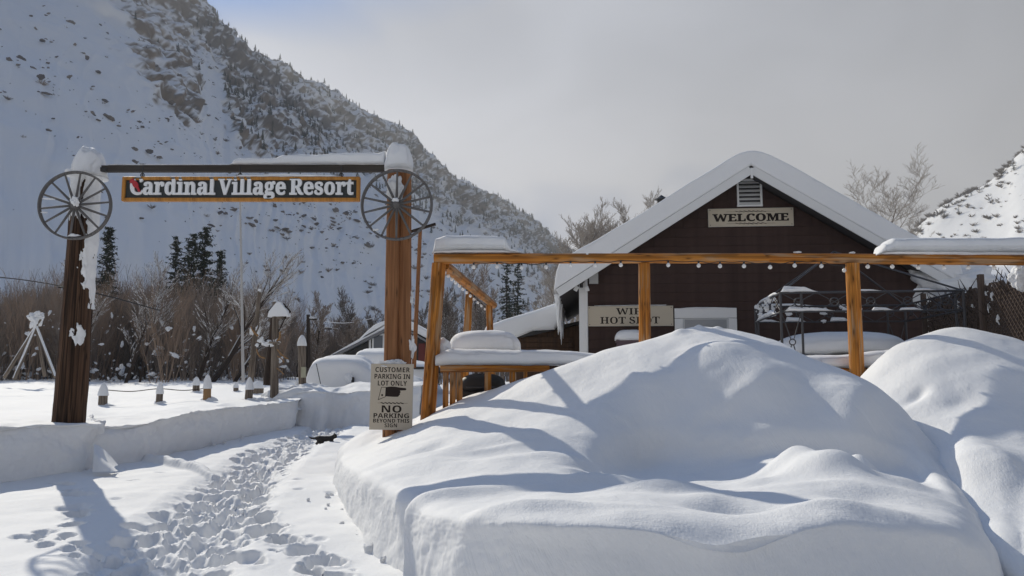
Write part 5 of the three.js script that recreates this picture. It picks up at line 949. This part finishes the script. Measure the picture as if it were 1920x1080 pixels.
{
  coniferTree('slender conifer rising directly behind the dark gate log', F(190, 66, 1.4), 12.6, 3, { w: 0.17, dens: 1.9, gap: 0.1 });
  coniferTree('thin ragged conifer with a bare broken tip, beside the two broad conifers', F(320, 68, 1.4), 12.2, 4, { w: 0.15, gap: 0.25, dens: 1.5 });
  coniferTree('broad bushy conifer, lower of the two standing together in the thicket', F(350, 66, 1.4), 12.0, 5, { w: 0.27, dens: 2 });
  coniferTree('tallest broad conifer standing in the thicket under the name board', F(374, 67, 1.4), 12.8, 6, { w: 0.23, dens: 2 });
  coniferTree('small conifer at the thicket side nearest the flagpole', F(404, 66, 1.4), 10.6, 7, { w: 0.21, dens: 1.9 });
  coniferTree('dark conifer on the slope, taller of the pair seen through the pergola', F(950, 95, 4), 12.2, 8, { w: 0.15, dens: 1.1, gap: 0.2 });
  coniferTree('dark conifer on the slope, fuller of the pair seen through the pergola', F(971, 97, 4), 11.6, 9, { w: 0.19, dens: 1.1, gap: 0.2 });
  const R = rng(12);
  // thicket of willow and birch scrub
  const kinds = [0, 1, 2, 3, 4].map((k) => { const q = rng(60 + k), pos = []; for (let s = 0; s < 11; s++) { const a = q() * 6.283, [l, w] = grow(q, 4.4 + 3.0 * q(), { lean: Math.cos(a) * 0.35 * q(), leanZ: Math.sin(a) * 0.35 * q(), r0: 0.045, depth: 2, spread: 0.42, kids: 4, snow: 0 }); const ox = (q() - 0.5) * 1.6, oz = (q() - 0.5) * 1.6; for (const arr of [l, w]) for (let i = 0; i < arr.length; i += 3) pos.push(arr[i] + ox, arr[i + 1], arr[i + 2] + oz); } return soup(pos); });
  const mats = [M.twig, M.twigDark, M.twigGrey, M.twig, plain(0.31, 0.225, 0.165, 0.9)], spots = [];
  for (let i = 0; i < 310; i++) { const px = -120 + 660 * R(), d = 46 + 40 * R(); const top = lerp(0.72, 1.04, R()) * (px > 440 ? lerp(1, 0.75, (px - 440) / 100) : 1) * (px < 60 ? 0.9 : 1); spots.push([F(px, d, 1.1 + 0.012 * (d - 46)), (d / 60) * top, R()]); }
  const dm = new THREE.Matrix4(), qu = new THREE.Quaternion();
  kinds.forEach((g, k) => { const list = spots.filter((_, i) => i % 5 === k), im = new THREE.InstancedMesh(g, mats[k], list.length); list.forEach(([p, s, a], i) => { qu.setFromAxisAngle(V(0, 1, 0), a * 6.283); dm.compose(p, qu, V(s * (0.9 + 0.3 * a), s, s)); im.setMatrixAt(i, dm); }); im.name = numbered('thicket'); tag(im, ['brown leafless willow thicket behind the snowfield', 'dark brown stems of the leafless thicket', 'grey frosted stems of the leafless thicket', 'low brown scrub of the leafless thicket', 'reddish brown stems of the leafless thicket'][k], 'thicket', null, 'stuff'); im.castShadow = im.receiveShadow = true; scene.add(im); });
  // snow caught low in the thicket
  const cl = [0, 1].map((k) => blob(V(0, 0, 0), 0.55, 0.35, 0.4, 40 + k, 0.9, 2)), n = 2400;
  cl.forEach((g, k) => { const im = new THREE.InstancedMesh(g, M.farSnow, n / 2); for (let i = 0; i < n / 2; i++) { const px = -120 + 660 * R(), d = 45 + 30 * R(), p = F(px, d, 1.2 + Math.pow(R(), 2.2) * 4.2), s = 0.05 + 0.22 * Math.pow(R(), 3); qu.setFromEuler(new THREE.Euler(R() * 0.8, R() * 6, (R() - 0.5) * 1.6)); dm.compose(p, qu, V(s * (1 + R()), s, s)); im.setMatrixAt(i, dm); } im.name = numbered('thicket_snow'); tag(im, k ? 'small clots of snow caught among the thicket stems' : 'clumps of snow caught low in the leafless thicket', 'snow', null, 'stuff'); scene.add(im); });
  // leaning snow laden trunks at the front of the thicket
  const TL = ['long snow laden trunk leaning far over in front of the thicket', 'crooked dark trunk rising steeply beside the long leaning one', 'short forked trunk with snowy limbs before the thicket', 'grey leaning trunk near the bare pole', 'upright dark stem near the dark gate log', 'slim tree with drooping snowy twigs between gate log and first conifer'];
  [[385, 44, 8.2, 0.85, 0.19], [368, 46, 6.5, 0.35, 0.16], [235, 45, 5.0, 0.25, 0.13], [432, 45, 5.6, 0.6, 0.14], [170, 46, 6.6, -0.1, 0.10], [262, 47, 7.0, 0.15, 0.09]].forEach(([px, d, h, lean, r], i) => bareTree('leaning_tree', TL[i], F(px, d, 1.15), h, 300 + i, { lean, r0: r, depth: 3, spread: 0.5, snow: 0.4, up: 0.1, kids: 5, tmat: M.twigGrey }));
  // bare trees by the far poles and behind the cabin
  const LB = ['dark bare tree above the capped wooden post', 'tall thin bare tree behind the far utility pole', 'wide bare tree over the cabin roof snow', 'bare tree between the far poles', 'bare tree touching the twin logs', 'low dark bare tree behind the bullet capped post', 'grey bare tree above the second buried car', 'bare tree in the gap between pole and corner post', 'bare tree framed low in the pergola opening', 'tall bare tree framed high in the pergola opening', 'bare tree beside the paired conifers', 'bare tree over the lean-to roof', 'bushy bare tree at the pergola side beam', 'slim bare tree above the patio table', 'bare tree at the slope foot past the lean-to'];
  [[590, 62, 5.8], [655, 80, 7.4], [690, 74, 5.8], [622, 84, 6.0], [715, 72, 5.6], [558, 64, 4.6], [665, 66, 4.6], [800, 78, 6.5], [850, 60, 6.2], [893, 64, 9.2], [925, 72, 7.2], [1000, 74, 5.2], [845, 75, 8.0], [905, 58, 5.0], [1030, 80, 5.5]].forEach(([px, d, h], i) => bareTree('bare_tree', LB[i], F(px, d, 1.0), h, 400 + i, { depth: 4, spread: 0.55, snow: 0.12, kids: 5, r0: 0.12, tmat: i % 3 ? M.twigDark : M.twig }));
  const low = [0, 1].map((k) => { const im = new THREE.InstancedMesh(kinds[k + 1], k ? M.twigDark : M.twig, 75); for (let i = 0; i < 75; i++) { const px = i < 40 ? 545 + 190 * R() : 770 + 270 * R(), d = 66 + 30 * R(), s = (d / 60) * (0.42 + 0.25 * R()); qu.setFromAxisAngle(V(0, 1, 0), R() * 6); dm.compose(F(px, d, 0.9), qu, V(s * 1.3, s, s)); im.setMatrixAt(i, dm); } im.name = numbered('scrub'); tag(im, k ? 'dark scrub filling the gaps under the far bare trees' : 'brown scrub at the foot of the slope behind the cabin', 'scrub', null, 'stuff'); scene.add(im); return im; });
  // trees over the house roof
  const LH = ['bushy leafless tree over the house roof, lowest and widest of three', 'leafless tree with upright leaders, middle of the three over the roof', 'thin leafless tree closest to the roof vent'];
  [[1078, 44, 8.4, 0.42, 1], [1116, 45, 9.1, 0.36, 2], [1165, 47, 9.9, 0.36, 5]].forEach(([px, d, h, sp, s], i) => bareTree('bare_tree', LH[i], F(px, d, 0.9), h, 500 + s, { depth: 4, spread: sp + 0.35, up: 0.35, r0: 0.17, kids: 13, snow: 0.04, rMin: 0.0095, mat: M.twigGrey, tmat: M.twigPale }));
  bareTree('bare_tree', 'sparse leafless tree rising over the far roof slope with long spreading limbs', F(1662, 48, 0.9), 12.0, 521, { depth: 4, spread: 0.95, up: 0.25, r0: 0.14, kids: 5, snow: 0.03, rMin: 0.009, mat: M.twigGrey, tmat: M.twigPale });
  bareTree('bare_tree', 'single thin leafless stem just above the far roof slope', F(1614, 50, 0.9), 11.3, 524, { depth: 2, spread: 0.4, up: 0.5, r0: 0.07, kids: 2, snow: 0, tmat: M.twigGrey });
}
{ // conifers, rocks and brush on the slopes
  const proj = (p) => { const c = Math.cos(PITCH), s = Math.sin(PITCH), y = p.y - EYE, f = -p.z * c + y * s, u = y * c + p.z * s; return [960 + p.x / f * FL, 540 - u / f * FL, f]; };
  const mtn = scene.getObjectByName('mountain').geometry.attributes, hill = scene.getObjectByName('hill').geometry.attributes;
  const V3 = [], D = [], area = []; const p = V();
  const pick = (att, n, R, dens, jit) => { const out = []; let guard = 0; while (out.length < n && guard++ < n * 60) { const k = Math.floor(R() * att.position.count); p.fromBufferAttribute(att.position, k); if (p.y < 0 || p.z > -60) continue; const [x, y, f] = proj(p); if (x < -80 || x > 2000 || y < -60 || y > 720) continue; if (R() < dens(x, y, f)) out.push(V(p.x + (R() - 0.5) * jit, p.y, p.z + (R() - 0.5) * jit)); } return out; };
  const ridgeY = (x) => { for (let i = 1; i < ridgePx.length; i++) if (x < ridgePx[i][0]) { const [a, b] = ridgePx[i - 1], [c, e] = ridgePx[i]; return lerp(b, e, (x - a) / (c - a)); } return 600; };
  const R = rng(99), dm = new THREE.Matrix4(), qu = new THREE.Quaternion();
  const small = (seed) => { const q = rng(seed), pos = []; for (let y = 0.08; y < 1; y += 0.085) { const rad = 0.24 * Math.pow(1 - y, 0.8) + 0.015, n = 7; for (let i = 0; i < n; i++) { const a = (i + q()) / n * 6.283, b = a + 0.5 + 0.5 * q(), L = rad * (0.6 + 0.7 * q()); pos.push(0, y + 0.09, 0, Math.cos(a) * L, y - 0.03 - 0.05 * q(), Math.sin(a) * L, Math.cos(b) * L * 0.8, y - 0.02, Math.sin(b) * L * 0.8); } } return soup(pos); };
  const put = (name, label, cat, g, mat, pts, size, flat = 1, tilt = 0) => { const im = new THREE.InstancedMesh(g, mat, pts.length); pts.forEach((q, i) => { const s = size(q); qu.setFromEuler(new THREE.Euler((R() - 0.5) * tilt, R() * 6.283, (R() - 0.5) * tilt)); dm.compose(q, qu, V(s * (0.8 + 0.4 * R()), s * flat * (0.8 + 0.4 * R()), s * (0.8 + 0.4 * R()))); im.setMatrixAt(i, dm); }); im.name = numbered(name); tag(im, label, cat, null, 'stuff'); im.castShadow = im.receiveShadow = true; scene.add(im); };
  const treeD = (x, y) => { const b = y - ridgeY(x); let k = 0.75 * Math.exp(-Math.pow(b / 40, 2)) * sstep(330, 460, x); if (x > 420 && x < 860) k = Math.max(k, 0.55 * sstep(lerp(190, 110, sstep(560, 800, x)), 60, b)); if (x > 800 && x < 1060) k = Math.max(k, 0.16 * sstep(130, 50, b)); if (x > 820 && x < 1060 && y > 480) k = Math.max(k, 0.06); k = Math.max(k, x < 420 ? 0.02 * sstep(200, 40, b) : 0); return k * (0.35 + 1.2 * Math.max(0, N3(x / 30, y / 22, 3) + 0.35)); };
  const pts = pick(mtn, 2200, R, treeD, 4);
  [0, 1, 2].forEach((k) => put('ridge_forest', ['dark conifers scattered along the rocky mountain ridge', 'snow dusted conifers along the mountain ridge', 'small conifers below the mountain ridge'][k], 'forest', small(70 + k), M.needle, pts.filter((_, i) => i % 3 === k), () => 3.5 + 4.5 * R()));
  const rockG = [0, 1, 2].map((k) => { const g = blob(V(0, 0, 0), 1, 0.6, 0.8, 80 + k, 0.55, 1); return g; }), rockM2 = [plain(0.16, 0.135, 0.12, 0.95), plain(0.11, 0.10, 0.10, 0.95), plain(0.20, 0.175, 0.155, 0.95)];
  const rockD = (x, y) => { const b = y - ridgeY(x); if (b < 60 || y > 640) return 0; const c1 = Math.exp(-Math.pow((x - 215) / 130, 2) - Math.pow((y - 235 - (x - 215) * 0.3) / 55, 2)), c2 = Math.exp(-Math.pow((x - 60) / 60, 2) - Math.pow((y - 110) / 40, 2)) * 0.5, c3 = Math.exp(-Math.pow((x - 520) / 130, 2) - Math.pow((y - 400) / 40, 2)) * 0.8, c4 = Math.exp(-Math.pow((x - 620) / 160, 2) - Math.pow((y - 470) / 50, 2)) * 0.35; return clamp(0.035 + c1 + c2 + c3 + c4) * (0.04 + 2.2 * Math.pow(Math.max(0, N3(x / 26, y / 16, 7) + 0.15), 1.5)); };
  const rp = pick(mtn, 1500, R, rockD, 5);
  [0, 1, 2].forEach((k) => put('scattered_rocks', ['brown rocks poking through the snow of the mountain side', 'dark rocks scattered over the mountain side', 'pale rocks scattered over the mountain side'][k], 'rocks', rockG[k], rockM2[k], rp.filter((_, i) => i % 3 === k), (q) => (0.28 + 1.3 * Math.pow(R(), 4)) * Math.min(2.2, -q.z / 330), 0.55, 1.1));
  const br = [0, 1].map((k) => { const q = rng(90 + k), pos = []; for (let i = 0; i < 40; i++) { const a = q() * 6.283, e = V(Math.cos(a) * (0.3 + q()), 0.3 + q() * 0.8, Math.sin(a) * (0.3 + q())); pos.push(...tri(V(0, -0.2, 0), e, 0.07, 0.03)); } return soup(pos); });
  const bp = pick(mtn, 520, R, (x, y) => { const b = y - ridgeY(x); return b < 80 || y > 660 ? 0 : (0.12 + 0.5 * sstep(430, 600, y)) * (0.1 + 1.4 * Math.max(0, N3(x / 34, y / 20, 17) + 0.1)); }, 4);
  [0, 1].forEach((k) => put('slope_brush', k ? 'dark brush dotted over the snowy mountain foot' : 'brown brush dotted over the snowy mountain side', 'brush', br[k], k ? M.twigDark : M.twig, bp.filter((_, i) => i % 2 === k), (q) => (0.5 + 0.9 * R()) * Math.min(2.2, 0.3 + -q.z / 300), 0.8));
  const hp = pick(hill, 620, R, (x, y) => 0.5 * (0.12 + 1.5 * Math.max(0, N3(x / 22, y / 14, 27) + 0.15)) * (x > 1680 ? 1 : 0.3), 3);
  [0, 1].forEach((k) => put('hill_brush', k ? 'dark shrubs dotted over the sunlit hillside' : 'brown shrubs dotted over the sunlit hillside', 'brush', br[k], k ? M.twigDark : M.twigGrey, hp.filter((_, i) => i % 2 === k), () => 0.7 + 1.6 * R(), 0.9));
  const crest = pick(hill, 90, R, (x, y) => (x > 1700 && x < 1960 ? 1 : 0) * (Math.abs(y - lerp(440, 288, (x - 1712) / 208)) < 14 ? 1 : 0), 2);
  put('hill_brush', 'line of brush along the crest of the sunlit hillside', 'brush', br[0], M.twigDark, crest, () => 1.6 + 1.8 * R(), 0.9);
  // trees and boulders large enough to single out
  const near = (att, px, py) => { let best = 1e9; const o = V(); for (let k = 0; k < att.position.count; k++) { p.fromBufferAttribute(att.position, k); if (p.z > -50) continue; const [x, y] = proj(p), e = (x - px) ** 2 + (y - py) ** 2; if (e < best) { best = e; o.copy(p); } } return o; };
  [[1900, 320, 20, 'bushy conifer at the crest of the sunlit hillside'], [1822, 368, 10, 'small dark tree on the skyline of the sunlit hillside'], [1797, 402, 13, 'dark shrubby tree in the open snow of the sunlit hillside'], [1893, 438, 20, 'narrow dark conifer low on the sunlit hillside'], [1768, 405, 11, 'small dark tree at the edge of the sunlit hillside']].forEach(([x, y, h, label], i) => { const q = near(hill, x, y); coniferTree(label, q, h * -q.z / FL * 1.25, 700 + i, { w: i === 0 ? 0.42 : 0.26, dens: 0.7, name: 'hillside_tree', snow: 0.08 }); });
  [[20, 114, 12, 'dark slanting boulder high on the mountain side, one of a close pair'], [42, 110, 15, 'grey pointed boulder high on the mountain side beside the dark slanting one'], [130, 42, 13, 'dark bushy outcrop alone high on the mountain side'], [205, 222, 17, 'long flat boulder in the middle of the rock field'], [197, 189, 9, 'rounded boulder above the long flat one'], [250, 280, 10, 'round grey boulder just over the gate beam'], [250, 302, 11, 'pale boulder touching the gate beam'], [118, 197, 10, 'low flat boulder at the edge of the rock field'], [245, 232, 9, 'dark upright boulder right of the long flat one'], [450, 280, 8, 'small twin bush rock in the open snow under the cliff']].forEach(([x, y, w, label], i) => { const q = near(mtn, x, y), s = w * -q.z / FL / 1.5; const g = blob(V(0, 0, 0), s, s * (i === 4 || i === 5 ? 0.7 : 0.5), s * 0.7, 120 + i, 0.5, 2); g.rotateZ(i === 3 ? -0.4 : i < 2 ? -0.7 : 0); const b = part('boulder', g, rockM2[i % 3], scene); b.position.copy(q); tag(b, label.replace('right of', 'beside'), 'boulder'); });
}

// ---------------------------------------------------------------- cat
{
  const c = onPlane(610, 836, 0.235), t = thing('cat', 'small black cat walking along the trodden path with its tail out behind', 'cat', c, 0.12);
  const J = []; const cap = (a, b, r0, r1) => J.push([V(...a), V(...b), r0, r1]);
  cap([-0.14, 0.155, 0], [0.02, 0.15, 0], 0.058, 0.052); cap([0.02, 0.15, 0], [0.12, 0.16, 0], 0.052, 0.050); cap([0.12, 0.165, 0], [0.175, 0.19, 0.01], 0.042, 0.034);
  cap([0.19, 0.205, 0.015], [0.205, 0.2, 0.03], 0.042, 0.036); cap([0.215, 0.19, 0.045], [0.225, 0.186, 0.058], 0.02, 0.016);
  cap([0.185, 0.235, -0.012], [0.18, 0.262, -0.016], 0.017, 0.005); cap([0.2, 0.235, 0.035], [0.2, 0.262, 0.042], 0.017, 0.005);
  for (const [z, f] of [[0.03, 0.03], [-0.03, -0.02]]) { cap([0.12, 0.14, z], [0.13 + f, 0.075, z], 0.032, 0.02); cap([0.13 + f, 0.075, z], [0.125 + f, 0.012, z], 0.018, 0.014); cap([0.125 + f, 0.01, z], [0.15 + f, 0.008, z], 0.016, 0.013); }
  for (const [z, f] of [[0.032, -0.03], [-0.032, 0.035]]) { cap([-0.13, 0.15, z], [-0.10 + f, 0.09, z], 0.05, 0.03); cap([-0.10 + f, 0.09, z], [-0.15 + f, 0.055, z], 0.026, 0.017); cap([-0.15 + f, 0.055, z], [-0.135 + f, 0.012, z], 0.016, 0.014); cap([-0.135 + f, 0.01, z], [-0.11 + f, 0.008, z], 0.016, 0.013); }
  cap([-0.18, 0.175, 0], [-0.24, 0.16, 0.01], 0.02, 0.016); cap([-0.24, 0.16, 0.01], [-0.29, 0.165, 0.02], 0.016, 0.014); cap([-0.29, 0.165, 0.02], [-0.335, 0.19, 0.02], 0.014, 0.009);
  const n = 96, S = 0.36, mc = new MarchingCubes(n, new THREE.MeshStandardMaterial(), false, false, 200000); mc.isolation = 0; const p = V(), ab = V(), ap = V(), cy = 0.13;
  for (let k = 0; k < n; k++) for (let j = 0; j < n; j++) for (let i = 0; i < n; i++) {
    p.set((i - n / 2) / (n / 2) * S, (j - n / 2) / (n / 2) * S + cy, (k - n / 2) / (n / 2) * S); let d = 9;
    if (Math.abs(p.z) < 0.16 && p.y > -0.03 && p.y < 0.32) { let e = 0; for (const [a, b, r0, r1] of J) { ab.subVectors(b, a); ap.subVectors(p, a); const f = clamp(ap.dot(ab) / ab.lengthSq()), q = ap.addScaledVector(ab, -f).length() - lerp(r0, r1, f); e += Math.exp(-q * 90); } d = -Math.log(Math.max(e, 1e-30)) / 90; }
    mc.field[i + j * n + k * n * n] = -d;
  }
  mc.update(); const cnt = mc.count !== undefined ? mc.count : mc.geometry.drawRange.count, pos = Array.from(mc.positionArray.slice(0, cnt * 3)), g = new THREE.BufferGeometry();
  for (let i = 0; i < pos.length; i += 3) { pos[i] *= S; pos[i + 1] = pos[i + 1] * S + cy; pos[i + 2] *= S; }
  g.setAttribute('position', new THREE.Float32BufferAttribute(pos, 3)); g.setAttribute('normal', new THREE.Float32BufferAttribute(mc.normalArray.slice(0, cnt * 3), 3)); g.setAttribute('uv', new THREE.Float32BufferAttribute(new Float32Array(cnt * 2), 2));
  part('body', g, plain(0.022, 0.019, 0.017, 0.75), t);
  part('eye', [new THREE.SphereGeometry(0.007, 10, 8).translate(0.222, 0.212, 0.048), new THREE.SphereGeometry(0.007, 10, 8).translate(0.2, 0.212, 0.064)], plain(0.35, 0.32, 0.05, 0.2), t);
  t.scale.setScalar(0.98);
}
renderer.render(scene, camera);
